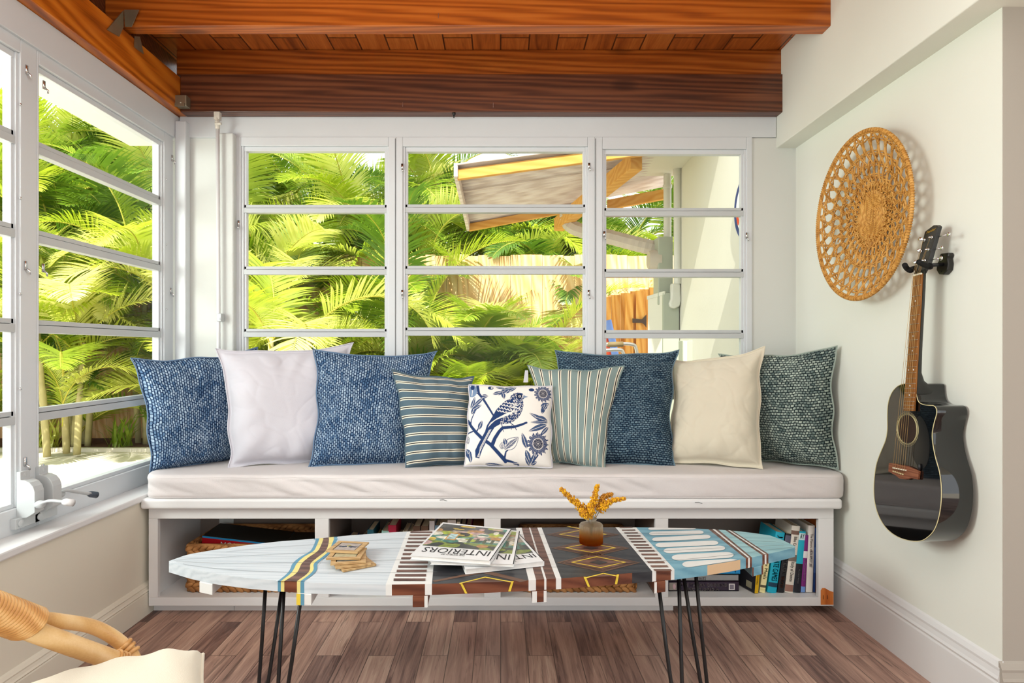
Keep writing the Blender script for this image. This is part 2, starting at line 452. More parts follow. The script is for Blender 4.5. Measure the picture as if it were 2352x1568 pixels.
# ================================================================ windows
def awning(name, O, ax, dep, L, ztop, zbars, zbot, bar_h, jamb_l, jamb_r, head, sill, label):
    """O: origin on the interior face at left end (z=0), ax: unit vector along the window, dep: unit vector outward."""
    root = thing(name, O, kind='structure'); root['label'] = label
    ax = Vector(ax); dep = Vector(dep); O = Vector(O)
    def bx(mb, a0, a1, d0, d1, z0, z1, mi=0):
        p = [O+ax*a+dep*d+V(0, 0, z) for z in (z0, z1) for a, d in ((a0, d0), (a1, d0), (a1, d1), (a0, d1))]
        mb.hexa(p, mi)
    w = MB()
    bx(w, 0, jamb_l, 0, .06, sill[0], head[1]); bx(w, L-jamb_r, L, 0, .06, sill[0], head[1])
    bx(w, jamb_l, L-jamb_r, 0, .06, head[0], head[1]); bx(w, jamb_l, L-jamb_r, 0, .06, sill[0], sill[1])
    w.build('window_frame', M_frame, root, bevel=.003)
    w = MB(); e = .011
    for d0, d1, k in ((.008, .05, 1), (.016, .045, 2)):
        bx(w, jamb_l-.001, jamb_l+e*k, d0, d1, sill[1], head[0]); bx(w, L-jamb_r-e*k, L-jamb_r+.001, d0, d1, sill[1], head[0])
    bx(w, jamb_l+e, L-jamb_r-e, .014, .05, ztop, head[0]); bx(w, jamb_l+e, L-jamb_r-e, .014, .05, sill[1], zbot)
    w.build('inner_stop', M_frame, root, bevel=.0015)
    zs = [ztop]+list(zbars)+[zbot]; a0 = jamb_l+e; a1 = L-jamb_r-e
    for zb in zbars:
        w = MB(); h = bar_h/2
        bx(w, a0, a1, .010, .046, zb-h, zb+h*.18); bx(w, a0, a1, .016, .044, zb+h*.28, zb+h); bx(w, a0, a1, .022, .04, zb-h*.9, zb+h*.9, 1)
        w.build('glazing_bar', [M_bar, M_groove], root, bevel=.001)
    for i in range(len(zs)-1):
        hi = zs[i]-(bar_h/2-.002 if i else -.002); lo = zs[i+1]+(bar_h/2-.002 if i < len(zs)-2 else -.002)
        w = MB(); bx(w, a0, a1, .028, .032, lo, hi); w.build('pane', M_glass, root)
    return root, bx
BYB = YB-.008
def zb(y): return P(0, y, BYB).z
def back_window(name, x0, x1, g0, g1, bars, top, label):
    X0 = P(x0, 0, BYB).x; X1 = P(x1, 0, BYB).x; G0 = P(g0, 0, BYB).x; G1 = P(g1, 0, BYB).x
    return awning(name, (X0, BYB, 0), (1, 0, 0), (0, 1, 0), X1-X0, zb(top), [zb(b) for b in bars], zb(1040), (zb(0)-zb(19)), G0-X0-.022, X1-G1-.022, (zb(top)+.022, zb(314)), (.53, .60), label)
W1, _ = back_window('window_1', 540, 910, 563, 882, (478, 620, 764, 905), 345, 'left pane stack of the back window wall')
W2, _ = back_window('window_2', 910, 1366, 935, 1340, (477, 619, 761, 903), 346, 'middle and widest pane stack of the back windows')
W3, _ = back_window('window_3', 1366, 1728, 1394, 1705, (485, 626, 767, 908), 352, 'right pane stack of the back windows')
# seams between the units
for px in (908, 1368):
    w = MB(); x = P(px, 0, YB-.01).x; w.box(x-.0015, x+.0015, YB-.0095, YB-.006, .55, zb(318)); w.build('seam', M_groove, W2)
def clip(parent, c, u, n):
    """small twist catch: plate and curl"""
    w = MB(); c = Vector(c); u = Vector(u); n = Vector(n)
    p = [c+n*d+V(0, 0, z)+u*a for z in (0, .03) for a, d in ((-.005, 0), (.005, 0), (.005, .004), (-.005, .004))]
    w.hexa(p); w.tube([c+n*.006+V(0, 0, .004), c+n*.014-V(0, 0, .004)+u*.003, c+n*.012-V(0, 0, .014)+u*.005], .0035, 6)
    w.build('catch', M_chrome, parent, smooth=True)
for wd, lst in ((W1, ((548, 520),)), (W2, ((924, 390), (924, 680), (1353, 388), (1352, 680))), (W3, ((1388, 545), (1715, 548)))):
    for px, py in lst: clip(wd, P(px, py, BYB), (1, 0, 0), (0, -1, 0))
def lwin(y0, y1, g0, g1, name, label):
    bars = [(1.873+1.828)/2, (1.557+1.513)/2, (1.239+1.192)/2, (.92+.886)/2]
    return awning(name, (XW, y0, 0), (0, 1, 0), (-1, 0, 0), y1-y0, 2.118, bars, .615, .046, g0-y0-.022, y1-g1-.022, (2.14, 2.20), (.515, .60), label)
yl = lambda px: XW*F/(px-CX)
W4, _ = lwin(yl(86), YB-.03, yl(100)+.0, yl(372), 'window_4', 'left wall window next to the corner')
W5, _ = lwin(.62, yl(86)-.002, .70, yl(36), 'window_5', 'left wall window nearest the camera')
for px, py in ((100, 205), (98, 625), (395, 370), (392, 675), (97, 1085)):
    q = PX(px, py, XW); clip(W4, q, (0, 1, 0), (1, 0, 0))
for px, py in ((60, 170), (58, 620), (57, 1070)):
    q = PX(px, py, XW); clip(W5, q, (0, 1, 0), (1, 0, 0))
for wd, px, pys in ((W5, 47, (240, 455, 675, 893, 1110)), (W4, 382, (412, 562, 710))):
    for py in pys:
        q = PX(px, py, XW); w = MB(); w.lathe([(.005, 0), (.005, .001), (.0035, .003), (0, .003)], q, 10, M=Matrix.Rotation(PI/2, 3, 'Y')); w.build('screw', M_chrome, wd, smooth=True)
# crank operators at the foot of the mullion
def crank(parent, yc, handle, knobmat):
    w = MB(); x0 = XW; d = .062
    prof = [(0, .565), (.012, .565), (.035, .568), (d, .585), (d, .655), (d-.006, .672), (d-.018, .686), (d-.034, .693), (.014, .695), (.014, .722), (0, .722)]
    w.prism([V(x0+a, yc-.022, z) for a, z in prof], (0, .044, 0))
    w.box(x0, x0+.02, yc-.05, yc+.06, .535, .57); w.lathe([(.012, 0), (.012, .004), (0, .006)], (x0+.02, yc-.03, .552), 12, M=Matrix.Rotation(PI/2, 3, 'Y'))
    w.lathe([(.008, 0), (.008, .003), (0, .004)], (x0+.012, yc, .709), 10, M=Matrix.Rotation(PI/2, 3, 'Y'))
    h = w.build('crank_housing', M_bar, parent, bevel=.006, bseg=3)
    w = MB(); w.tube(handle, [.012]*2+[.009]*(len(handle)-3)+[.011], 10, flat=.6); w.ellipsoid(handle[0], (V(.017, 0, 0), V(0, .017, 0), V(0, 0, .014)), n=12, m=8)
    hh = w.build('crank_handle', M_bar, h, smooth=True)
    w = MB(); e = Vector(handle[-1]); dr = (e-Vector(handle[-2])).normalized()
    w.tube([e-dr*.004, e+dr*.004, e+dr*.03], [.009, .012, .012], 12); w.build('knob', knobmat, h, smooth=True)
crank(W5, 2.145, smooth_path([P(92, 1158, 2.13), P(112, 1150, 2.12), P(138, 1151, 2.12), P(148, 1152, 2.12)], 3), M_white)
crank(W4, 2.232, smooth_path([P(138, 1134, 2.3), P(152, 1126, 2.3), P(180, 1130, 2.34), P(206, 1134, 2.38)], 3), paint('grey_knob', rgb(70, 80, 92), .4))
# conduit pipe running down the corner panel
t = thing('conduit_pipe', P(500, 1060, 3.1), 'thin white vertical pipe running down beside the corner pier', 'pipe')
MB().tube([P(500, 292, 3.095), P(502, 700, 3.095), P(502, 1075, 3.095)], .009, 12).build('pipe', M_white, t, smooth=True)
w = MB(); w.box(P(493, 0, 3.09).x, P(506, 0, 3.09).x, 3.08, 3.105, P(0, 275, 3.09).z, P(0, 258, 3.09).z)
w.tube([P(498, 262, 3.09), P(499, 280, 3.085), P(500, 296, 3.09)], [.006, .012, .011], 10); w.tube([P(494, 284, 3.08), P(508, 284, 3.08)], .007, 8)
w.build('bracket', paint('worn_white_metal', rgb(205, 200, 188), .4, .5, .1, 40, .15, 40), t, smooth=False, bevel=.001)
w = MB(); w.box(P(501, 0, 3.1).x, P(512, 0, 3.1).x, 3.08, 3.12, P(0, 738, 3.1).z, P(0, 720, 3.1).z); w.tube([P(506, 732, 3.078), P(506, 732, 3.083)], .006, 10)
w.build('clip', M_bar, t, bevel=.004)
# ================================================================ built-in bench
bx_ = lambda px: (px-CX)*2.70/F
bz_ = lambda py: H-(py-CY)*2.70/F
bench = thing('storage_bench', (0, 2.9, 0), 'long white built-in bench with four open cubbies under the windows', 'bench')
ZS = .503                                        # top of the seat board
w = MB(); w.box(XL+.004, bx_(1942)-.03, 2.665, YB-.005, ZS-.045, ZS)
w.build('seat_board', M_white, bench, bevel=.012, bseg=4)
XO = [(362, 723), (755, 1112), (1150, 1505), (1535, 1880)]
x_l, x_r = XL+.022, bx_(1915); zt, zb2, z0 = bz_(1191), bz_(1372), bz_(1391)
w = MB(); w.box(x_l, x_r, 2.70, 2.722, zt, ZS-.046); w.box(x_l, x_r, 2.70, 2.722, z0, zb2)
prev = x_l
for a, b in XO+[(1915, 1915)]:
    w.box(prev, bx_(a), 2.70, 2.722, zb2, zt); prev = bx_(b)
w.build('face_frame', M_white, bench, bevel=.0015)
for a in (x_l, x_r-.018): MB().box(a, a+.018, 2.722, YB-.01, z0, ZS-.046).build('side_panel', M_white, bench)
for i in range(3):
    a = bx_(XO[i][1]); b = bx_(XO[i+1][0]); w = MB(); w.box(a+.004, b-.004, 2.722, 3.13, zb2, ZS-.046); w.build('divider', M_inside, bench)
MB().box(x_l+.018, x_r-.018, 2.722, YB-.012, z0, zb2-.002).build('bottom_shelf', M_white, bench)
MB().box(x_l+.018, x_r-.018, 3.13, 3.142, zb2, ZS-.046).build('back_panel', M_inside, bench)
for a, b in ((XL+.02, -1.16), (-1.158, .75)):
    MB().box(a, b, 2.745, 2.757, 0, z0).build('toe_kick', M_white, bench)
MB().box(.752, 1.38, 2.80, 2.81, 0, z0).build('toe_kick', M_white, bench)
# bare wooden corner at the right foot of the bench
M_bare = wood('bare_orange_wood', rgb(150, 70, 20), rgb(196, 108, 42), rgb(214, 134, 66), 2, 10, 1.5, .5)
w = MB(); yy = 2.6985
pts = [P(1885, 1388, 2.70), P(1914, 1388, 2.70), P(1914, 1359, 2.70), P(1905, 1356, 2.70), P(1895, 1350, 2.70), P(1888, 1350, 2.70), P(1885, 1356, 2.70)]
w.prism([V(p.x, yy, p.z) for p in pts], (0, .004, 0))
o = w.build('bare_corner', M_bare, bench); o['label'] = 'unpainted orange wood corner'
w = MB()
for px in (1891, 1901): q = P(px, 1371, 2.697); w.tube([q-V(0, 0, .009), q+V(0, 0, .009)], .0008, 5)
w.build('staple', M_black, o)
# scuffs on the seat board front edge
for px, py in ((1010, 1147), (1596, 1153)):
    w = MB(); w.tube([P(px, py+1, 2.6635), P(px+8, py, 2.6635), P(px+17, py+3, 2.6638)], .0011, 5); w.build('scuff', M_groove, bench)

# ---------------------------------------------------------------- seat cushion
def fabric(name, c, rough=.9, bump=.25, var=.05, wr=.0):
    t = NT(name); v = t.coord()
    n = t.noise(v, 5, 4)
    t.base(t.ramp(n, [(.3, sc(c, 1-var)), (.7, sc(c, 1+var))]), rough, .15)
    t.b.inputs['Sheen Weight'].default_value = .15
    w1 = t.noise(v, 600, 2, .6); h = w1
    if wr:
        w2 = t.noise(v, 9, 4, .55, 1.2); h = t.math('MULTIPLY_ADD', w2, wr, t.math('MULTIPLY', w1, .4))
    t.bump(h, bump, .012 if wr else .002); MATS[name] = t.m; return t.m
M_seat = fabric('seat_cotton', rgb(216, 210, 209), .9, .35, .02, .8)
cush = None
def seat_cushion():
    x0, x1 = XL+.012, XR-.012; yf, yb = 2.672, YB-.012; zb_, zt_ = ZS+.001, .600
    nx, r = 260, .016
    prof = []                                    # front profile from the bottom back edge round to the top back edge
    for k in range(7): a = k/6*PI/2; prof.append((yf+r-r*math.sin(a), zb_+r-r*math.cos(a), 0))
    for k in range(1, 9): prof.append((yf, lerp(zb_+r, zt_-r, k/9), 1))
    for k in range(7): a = k/6*PI/2; prof.append((yf+r-r*math.cos(a), zt_-r+r*math.sin(a), .5))
    for k in range(1, 13): prof.append((lerp(yf+r, yb, k/12), zt_, .1))
    w = MB(); m = len(prof)
    def fn(u, t):
        k = min(m-1, int(round(t*(m-1)))); y, z, wg = prof[k]; x = lerp(x0, x1, u)
        # rounded corners in plan
        e = min(u*(x1-x0), (1-u)*(x1-x0)); cr = .06
        yo = 0
        if e < cr: yo = cr-math.sqrt(max(0, cr*cr-(cr-e)**2))
        y2 = y+yo*max(0, 1-(y-yf)/.3)
        zz = (z-zb_)/(zt_-zb_)
        q = V(x*7+zz*1.8, zz*1.1, 3.3)           # slanting drag folds on the boxing strip
        d = noise.noise(q)*.6+noise.noise(V(x*17+zz*3.4, zz*1.4, 1))*.35
        y2 -= wg*d*.022*(1 if u < .72 else .35)
        z2 = z+(.004*noise.noise(V(x*3, y*5, 0)) if wg < 1 else 0)*(1 if zz > .5 else .3)
        if zz < .2: z2 += .0
        return V(x, y2, z2)
    w.grid(fn, nx, m-1)
    # closing ends and underside
    o = w.build('seat_cushion', M_seat, smooth=True)
    sol = o.modifiers.new('thick', 'SOLIDIFY'); sol.thickness = .004; sol.offset = 1
    tag(o, 'long pale seat cushion with piped edges lying along the bench', 'cushion')
    def pipe(z, rr, nm='piping'):
        pts = []
        for i in range(121):
            u = i/120; p = fn(u, 0.0); x = p.x; zz = 1 if z > .55 else 0
            q = fn(u, (6+8+3)/(m-1)) if zz else fn(u, 3/(m-1))
            pts.append(q+V(0, -.002, .0015*math.sin(x*5)+(.006*max(0, math.sin(x*3+1.0))**3 if not zz else 0)))
        mb = MB(); mb.tube(pts, rr, 6); return mb.build(nm, M_seat, o, smooth=True)
    pipe(.6, .0035); pipe(.5, .004)
    for px in (778, 1597):
        x = (px-CX)*2.67/F; u = (x-x0)/(x1-x0)
        pts = [fn(u, k/(m-1))+V(0, -.001, 0) for k in range(4, 19)]
        MB().tube(pts, .003, 6).build('seam', M_seat, o, smooth=True)
    return o
cush = seat_cushion()

# ---------------------------------------------------------------- pillow fabrics
def crinkle(name, dark, mid, light, horiz=False, rows=52):
    t = NT(name); uv = t.node('ShaderNodeTexCoord').outputs['UV']
    n = t.node('ShaderNodeTexNoise', ins={'Scale': 60.0, 'Detail': 2.0, 'Roughness': .6}); t.link(uv, n.inputs['Vector'])
    nb = t.node('ShaderNodeTexNoise', ins={'Scale': 7.0, 'Detail': 2.0}); t.link(uv, nb.inputs['Vector'])
    ad = t.node('ShaderNodeVectorMath', operation='MULTIPLY_ADD'); ad.inputs[1].default_value = (.010, .010, 0)
    t.link(n.outputs['Color'], ad.inputs[0]); t.link(uv, ad.inputs[2])
    ad2 = t.node('ShaderNodeVectorMath', operation='MULTIPLY_ADD'); ad2.inputs[1].default_value = (.035, .035, 0)
    t.link(nb.outputs['Color'], ad2.inputs[0]); t.link(ad.outputs[0], ad2.inputs[2])
    mp = t.node('ShaderNodeMapping'); mp.inputs['Rotation'].default_value = (0, 0, 0 if horiz else PI/2); t.link(ad2.outputs[0], mp.inputs[0])
    br = t.node('ShaderNodeTexBrick', offset=.5, ins={'Color1': (1, 1, 1, 1), 'Color2': (.55, .55, .55, 1), 'Mortar': (0, 0, 0, 1), 'Scale': 1.0, 'Mortar Size': .0042, 'Mortar Smooth': .6, 'Brick Width': .030, 'Row Height': 1.0/rows})
    t.link(mp.outputs[0], br.inputs['Vector'])
    s = t.node('ShaderNodeSeparateColor'); t.link(br.outputs['Color'], s.inputs[0])
    big = t.node('ShaderNodeTexNoise', ins={'Scale': 5.0, 'Detail': 4.0}); t.link(uv, big.inputs['Vector'])
    a = t.math('MULTIPLY_ADD', big.outputs[0], .45, t.math('MULTIPLY_ADD', s.outputs[0], .7, -.16))
    c = t.ramp(a, [(.10, dark), (.45, mid), (.85, light)])
    t.base(c, .95, .1); t.bump(t.math('MULTIPLY_ADD', big.outputs[0], .6, s.outputs[0]), .55, .006)
    MATS[name] = t.m; return t.m
M_crinkle = crinkle('blue_crinkle_cotton', rgb(20, 40, 72), rgb(80, 110, 144), rgb(182, 202, 220))
M_crinkle2 = crinkle('navy_crinkle_cotton', rgb(22, 36, 54), rgb(66, 90, 108), rgb(126, 150, 162), True, 58)
M_crinkle3 = crinkle('grey_green_crinkle_cotton', rgb(26, 36, 40), rgb(92, 108, 106), rgb(184, 196, 184), True, 46)
M_linen = fabric('white_linen', rgb(206, 204, 212), .9, .22, .02, .3)
M_linen2 = fabric('cream_linen', rgb(214, 206, 186), .9, .22, .02, .3)
def stripes(name, vert, n, base, shift=0.0):
    t = NT(name); uv = t.node('ShaderNodeTexCoord').outputs['UV']; sp = t.node('ShaderNodeSeparateXYZ'); t.link(uv, sp.inputs[0])
    k = t.math('FRACT', t.math('MULTIPLY_ADD', sp.outputs[0 if vert else 1], n, shift))
    cream = rgb(226, 220, 202); blk = rgb(28, 26, 30)
    c = t.ramp(k, [(0, base), (.60, cream), (.72, blk), (.82, cream), (.93, base)], 'CONSTANT')
    nz = t.node('ShaderNodeTexNoise', ins={'Scale': 500.0}); t.link(uv, nz.inputs['Vector'])
    t.base(c, .9, .15); t.bump(nz.outputs[0], .25, .002); MATS[name] = t.m; return t.m
M_str1 = stripes('blue_ticking_stripe', False, 11, rgb(88, 108, 120), .2)
M_str2 = stripes('green_ticking_stripe', True, 9.5, rgb(130, 148, 146), .55)

def pillow(name, C, T, mat, label, cat='pillow', n=90, pinch=.10, flange=.04, flank=.5, lump=.010, seed=0, cols=None, bulge=(0, 0), foldn=6, piping=None, crk=.15):
    """C: four corners TL,TR,BR,BL as world points; T: half thickness"""
    TL, TR, BR, BL = [Vector(c) for c in C]
    nrm = ((TR-TL)+(BR-BL)).cross((TL-BL)+(TR-BR)).normalized()
    if nrm.y > 0: nrm = -nrm
    def shape(u, v, side):
        pu = pinch*(1+.5*noise.noise(V(seed*3.1, v*1.7, 5*(1 if u > 0 else 2)))); pv = pinch*(1+.5*noise.noise(V(u*1.7, seed*2.3, 3*(1 if v > 0 else 2))))
        uu = u*(1-pu*(1-abs(v)**3)*abs(u)**1.5); vv = v*(1-pv*(1 if v > 0 else .35)*(1-abs(u)**3)*abs(v)**1.5)
        # scallops along the seam where the filling gathers
        uu += .017*(abs(u)**5)*math.sin(v*8+seed)*(1-v**8); vv += .010*(abs(v)**6)*math.sin(u*6+seed*2)*(1-u**8)
        a = (uu+1)/2; b = (vv+1)/2
        p = TL*(1-a)*b+TR*a*b+BR*a*(1-b)+BL*(1-a)*(1-b)
        fu = max(0., 1-(abs(u)/(1-flange))**2.6) if abs(u) < 1-flange else 0
        fv = max(0., 1-(abs(v)/(1-flange))**2.6) if abs(v) < 1-flange else 0
        h = (fu*fv)**flank
        sag = 1-.28*v                                     # fuller towards the bottom
        k = T*h*sag
        # folds running in from the seam and corners
        ang = math.atan2(v, u); rr = min(1, max(abs(u), abs(v)))
        fold = math.sin(ang*foldn*2+seed*1.7+2.2*noise.noise(V(u*2, v*2, seed)))*(rr**3)*(1-rr**9)
        q1 = noise.noise(V((u+.6*v)*1.3+seed, (v-.6*u)*2.6, seed*.7)); q2 = noise.noise(V((u-.8*v)*1.6+seed*2, (v+.8*u)*3.2, 4))
        crease = (max(0, 1-abs(q1)*4.5)**2+.8*max(0, 1-abs(q2)*5)**2)*crk*(.35+.65*rr)
        d = lump*(fold*.6+.8*noise.noise(V(u*1.6+seed, v*1.6, seed*.7))-crease)*min(1, h*2.5)
        return p+nrm*(side*k+d*(1 if side > 0 else -1)*1.0)
    N = n; w = MB()
    def g(side):
        return lambda a, b: shape(2*a-1, 2*b-1, side)
    w.grid(g(1), N, N, 0); k = len(w.v)
    nb = max(16, N//3) if cols is None else 24
    w.grid(g(-1), nb, nb, 0, flip=True)
    cc = None
    if cols is not None:
        arr = np.ones((len(w.v), 4), dtype=np.float32); arr[:k] = cols(N); arr[k:, :3] = (.72, .68, .62); cc = arr
    o = w.build(name, mat, smooth=True, cols=cc)
    # stitched edge cord
    e = []
    for i in range(40): e.append(shape(-1+i/20, 1, 0))
    for i in range(40): e.append(shape(1, 1-i/20, 0))
    for i in range(40): e.append(shape(1-i/20, -1, 0))
    for i in range(40): e.append(shape(-1, -1+i/20, 0))
    MB().tube(e, .0032 if piping is None else piping, 6, closed=True).build('piping', mat if cols is None else M_linen, o, smooth=True)
    return tag(o, label, cat)

ZP = .606
def PZp(px, py, Y): return P(px, py, Y)
pillow('throw_pillow', [P(300, 822, 2.71), P(592, 797, 3.12), P(556, 1060, 3.09), P(344, 1084, 2.76)], .105, M_crinkle, 'blue crinkled pillow leaning in the left window corner', seed=1, lump=.016)
pillow('throw_pillow', [P(495, 800, 2.90), P(812, 786, 3.12), P(768, 1064, 3.00), P(524, 1073, 2.83)], .105, M_linen, 'plain white pillow between the two crinkled blue pillows on the left', seed=2, flange=.06, lump=.016, crk=.22)
pillow('throw_pillow', [P(719, 801, 2.97), P(1004, 806, 3.10), P(950, 1066, 2.96), P(708, 1074, 2.85)], .105, M_crinkle, 'blue crinkled pillow overlapped on its right by the blue striped one', seed=3, lump=.014)
pillow('throw_pillow', [P(900, 848, 2.93), P(1089, 864, 3.03), P(1082, 1066, 2.93), P(932, 1077, 2.83)], .085, M_str1, 'small pillow with horizontal slate blue, black and cream stripes', seed=4, lump=.012, flange=.02)
pillow('throw_pillow', [P(1211, 838, 3.01), P(1434, 840, 2.96), P(1389, 1079, 2.83), P(1258, 1060, 2.94)], .085, M_str2, 'small pillow with upright grey green, black and cream stripes', seed=5, lump=.010, flange=.02)
pillow('throw_pillow', [P(1274, 804, 3.10), P(1560, 803, 3.06), P(1552, 1073, 2.88), P(1285, 1066, 2.95)], .105, M_crinkle2, 'dark navy crinkled pillow behind the upright striped pillow', seed=6, lump=.014)
pillow('throw_pillow', [P(1540, 826, 3.13), P(1757, 795, 2.90), P(1752, 1077, 2.78), P(1530, 1062, 2.93)], .105, M_linen2, 'plain cream pillow beside the grey green crinkled one on the right', seed=7, flange=.05, lump=.016, crk=.25)
pillow('throw_pillow', [P(1650, 812, 3.12), P(1923, 794, 2.735), P(1926, 1078, 2.745), P(1728, 1058, 3.04)], .105, M_crinkle3, 'grey green crinkled pillow propped against the right wall', seed=8, lump=.015)
# white care tag on the upright striped pillow
w = MB(); a = P(1206, 853, 2.985); w.prism([P(1206, 850, 2.985), P(1213, 850, 2.985), P(1213, 878, 2.985), P(1202, 878, 2.985)], (0, .001, 0))
ps = [o for o in bpy.data.objects if o.get('label', '').startswith('small pillow with upright')][0]
w.build('care_tag', M_linen, ps)

# ---------------------------------------------------------------- bird pillow: print painted into vertex colours
def bird_print():
    S = 760; img = np.zeros((S, S, 3), dtype=np.float32); white = np.array([lin(234), lin(230), lin(224)]); img[:] = white
    yy, xx = np.mgrid[0:S, 0:S].astype(np.float32)
    yy = yy*725/S
    xx = xx+765; yy = yy+410
    navy = np.array([lin(38), lin(60), lin(104)]); deep = np.array([lin(22), lin(34), lin(66)]); pale = np.array([lin(118), lin(140), lin(170)])
    def put(m, c): img[m] = c
    def poly(pts, c):
        m = np.zeros((S, S), bool); n = len(pts)
        for i in range(n):
            x1, y1 = pts[i]; x2, y2 = pts[(i+1) % n]
            if y1 == y2: continue
            cnd = ((y1 > yy) != (y2 > yy)); m ^= cnd & (xx < (x2-x1)*(yy-y1)/(y2-y1)+x1)
        put(m, c); return m
    def line(pts, w0, c, w1=None):
        n = len(pts)-1
        for i in range(n):
            x1, y1 = pts[i]; x2, y2 = pts[i+1]; dx, dy = x2-x1, y2-y1; L = dx*dx+dy*dy+1e-6
            t = np.clip(((xx-x1)*dx+(yy-y1)*dy)/L, 0, 1); d = np.hypot(xx-x1-t*dx, yy-y1-t*dy)
            wa = w0 if w1 is None else w0+(w1-w0)*(i+t)/n
            put(d < wa/2, c)
    def disc(x, y, r, c, ry=None): put(((xx-x)/r)**2+((yy-y)/(ry or r))**2 < 1, c)
    def leaf(x, y, ang, L, W, c=navy, rib=True, out=False):
        ca, sa = math.cos(ang), math.sin(ang); u = (xx-x)*ca+(yy-y)*sa; v = -(xx-x)*sa+(yy-y)*ca
        t = np.clip(u/L, 0, 1); prof = W*np.sin(PI*t**.8); m = (u > 0) & (u < L) & (np.abs(v) < prof)
        put(m, c)
        if out: put(m & (np.abs(v) < prof-5), white); put(m & (np.abs(v) < prof*.45), c)
        if rib:
            put(m & (np.abs(v) < 1.9), white)
            k = np.abs(((u-np.abs(v)*1.2)/13) % 1-.5) < .12
            put(m & k & (np.abs(v) < prof*.8) & (np.abs(v) > 3), pale if not out else white)
    def flower(x, y, r):
        th = np.arctan2(yy-y, xx-x); d = np.hypot(xx-x, yy-y)
        edge = r*(.90+.10*np.cos(th*15)+.05*np.cos(th*31))
        put(d < edge, navy)
        put((d < edge*.96) & (d > r*.52) & (np.abs(np.sin(th*19)) < .22), white)
        put((d < edge*.8) & (d > r*.6) & (np.abs(np.sin(th*38)) < .12), pale)
        put(d < r*.50, white); put(d < r*.44, deep); put((d < r*.40) & (np.abs(np.sin(th*9)) < .35) & (d > r*.14), white)
        put((d < r*.32) & (d > r*.26), deep); put(d < r*.14, deep); put(d < r*.07, white)
    # branches
    line([(845, 420), (858, 500), (905, 560), (945, 620), (996, 700)], 26, navy, 16)
    line([(858, 500), (812, 492)], 12, navy, 6)
    line([(768, 745), (800, 800), (845, 850), (905, 905), (985, 960), (1050, 1025), (1120, 1095)], 24, navy, 32)
    line([(1120, 1090), (1175, 1100), (1235, 1125)], 22, navy, 10)
    line([(770, 855), (835, 838)], 14, navy, 12)
    line([(1000, 965), (1022, 905), (1055, 850), (1085, 815), (1180, 806), (1245, 785), (1292, 765)], 34, navy, 18)
    line([(1110, 1075), (1120, 1020), (1160, 985)], 18, navy, 8)
    line([(850, 850), (880, 800), (885, 770)], 14, navy, 6)
    line([(790, 790), (800, 740), (835, 660)], 14, navy, 6)
    # leaves
    for a in ((800, 690, -1.1, 110, 22), (790, 640, -1.3, 120, 18), (815, 620, -.75, 130, 18), (810, 650, -.5, 95, 16), (880, 545, -.35, 75, 14), (870, 830, -1.2, 90, 20), (885, 520, -.1, 60, 12)): leaf(*a)
    leaf(1105, 1000, -.72, 165, 48, navy, True, True); leaf(1085, 1000, -1.5, 70, 22, navy, True, True); leaf(1120, 960, -1.9, 60, 18)
    for a in ((1030, 510, -.65, 130, 18), (985, 505, -.35, 110, 16), (1075, 480, 1.35, 75, 18), (1100, 490, -.9, 110, 22), (1060, 450, -.2, 130, 16), (1010, 425, .1, 90, 14), (1130, 470, -.6, 90, 15)): leaf(*a)
    disc(965, 440, 26, navy, 18); disc(975, 438, 9, white); disc(1335, 455, 26, navy, 16)
    for a in ((1420, 615, -.4, 90, 24), (1435, 680, -1.3, 95, 20), (1455, 640, -1.0, 60, 14)): leaf(*a)
    for a in ((1490, 760, -2.7, 200, 20), (1490, 740, -2.9, 130, 26), (1480, 770, 2.75, 190, 24), (1490, 790, 2.3, 120, 16), (1495, 745, 3.05, 180, 14)): leaf(*a)
    leaf(1300, 990, -1.9, 150, 22); leaf(1290, 1000, 1.2, 130, 22); leaf(1340, 1110, -1.2, 100, 18); leaf(1340, 1120, -.5, 60, 14); leaf(1330, 1130, -2.1, 90, 16)
    leaf(770, 990, 1.1, 120, 26); leaf(820, 1110, -1.8, 100, 18); leaf(770, 880, 1.3, 80, 16, navy, True, True); leaf(940, 1120, .05, 180, 12); leaf(1180, 1110, .1, 60, 10)
    flower(1440, 490, 84); flower(1398, 945, 100)
    disc(795, 470, 46, pale, 62); line([(780, 420), (800, 470), (790, 520)], 5, white); disc(800, 440, 18, navy, 24)
    line([(1398, 1040), (1345, 1115)], 12, navy, 8); line([(1470, 590), (1440, 660)], 8, navy)
    # bird
    body = [(1270, 512), (1250, 490), (1215, 481), (1178, 489), (1150, 515), (1136, 548), (1102, 568), (1062, 608), (1022, 655), (1000, 700), (975, 745), (945, 795), (930, 850), (900, 910), (872, 965), (852, 1010), (858, 1070), (892, 1078), (915, 1005), (950, 930), (985, 860), (1015, 812), (1060, 785), (1115, 782), (1172, 762), (1222, 720), (1250, 672), (1264, 612), (1258, 560), (1272, 535)]
    bm_ = poly(body, navy)
    poly([(1262, 512), (1306, 526), (1264, 540)], pale)
    rr = np.random.RandomState(3)
    head = bm_ & (yy < 575)
    for i in range(650):
        x = rr.uniform(1020, 1265); y = rr.uniform(480, 790)
        if x+y*.55 < 1480 and y > 560: continue
        m = (np.abs(xx-x) < 3.6) & (np.abs(yy-y) < 2.2) & bm_; put(m, white)
    for r0, (x0, y0), k in ((0, (1100, 575), 5), (1, (1080, 600), 6), (2, (1060, 628), 6), (3, (1045, 655), 5)):
        for i in range(k):
            cx_, cy_ = x0+i*27, y0+i*6; d = np.hypot(xx-cx_, (yy-cy_)); put((d < 15) & (d > 8) & (yy > cy_-2) & bm_, white)
    for off in range(5): line([(1190-off*14, 660+off*10), (1110-off*18, 690+off*12), (1030-off*14, 735+off*10), (965-off*2, 800+off*3)], 5.5, white, 2.5)
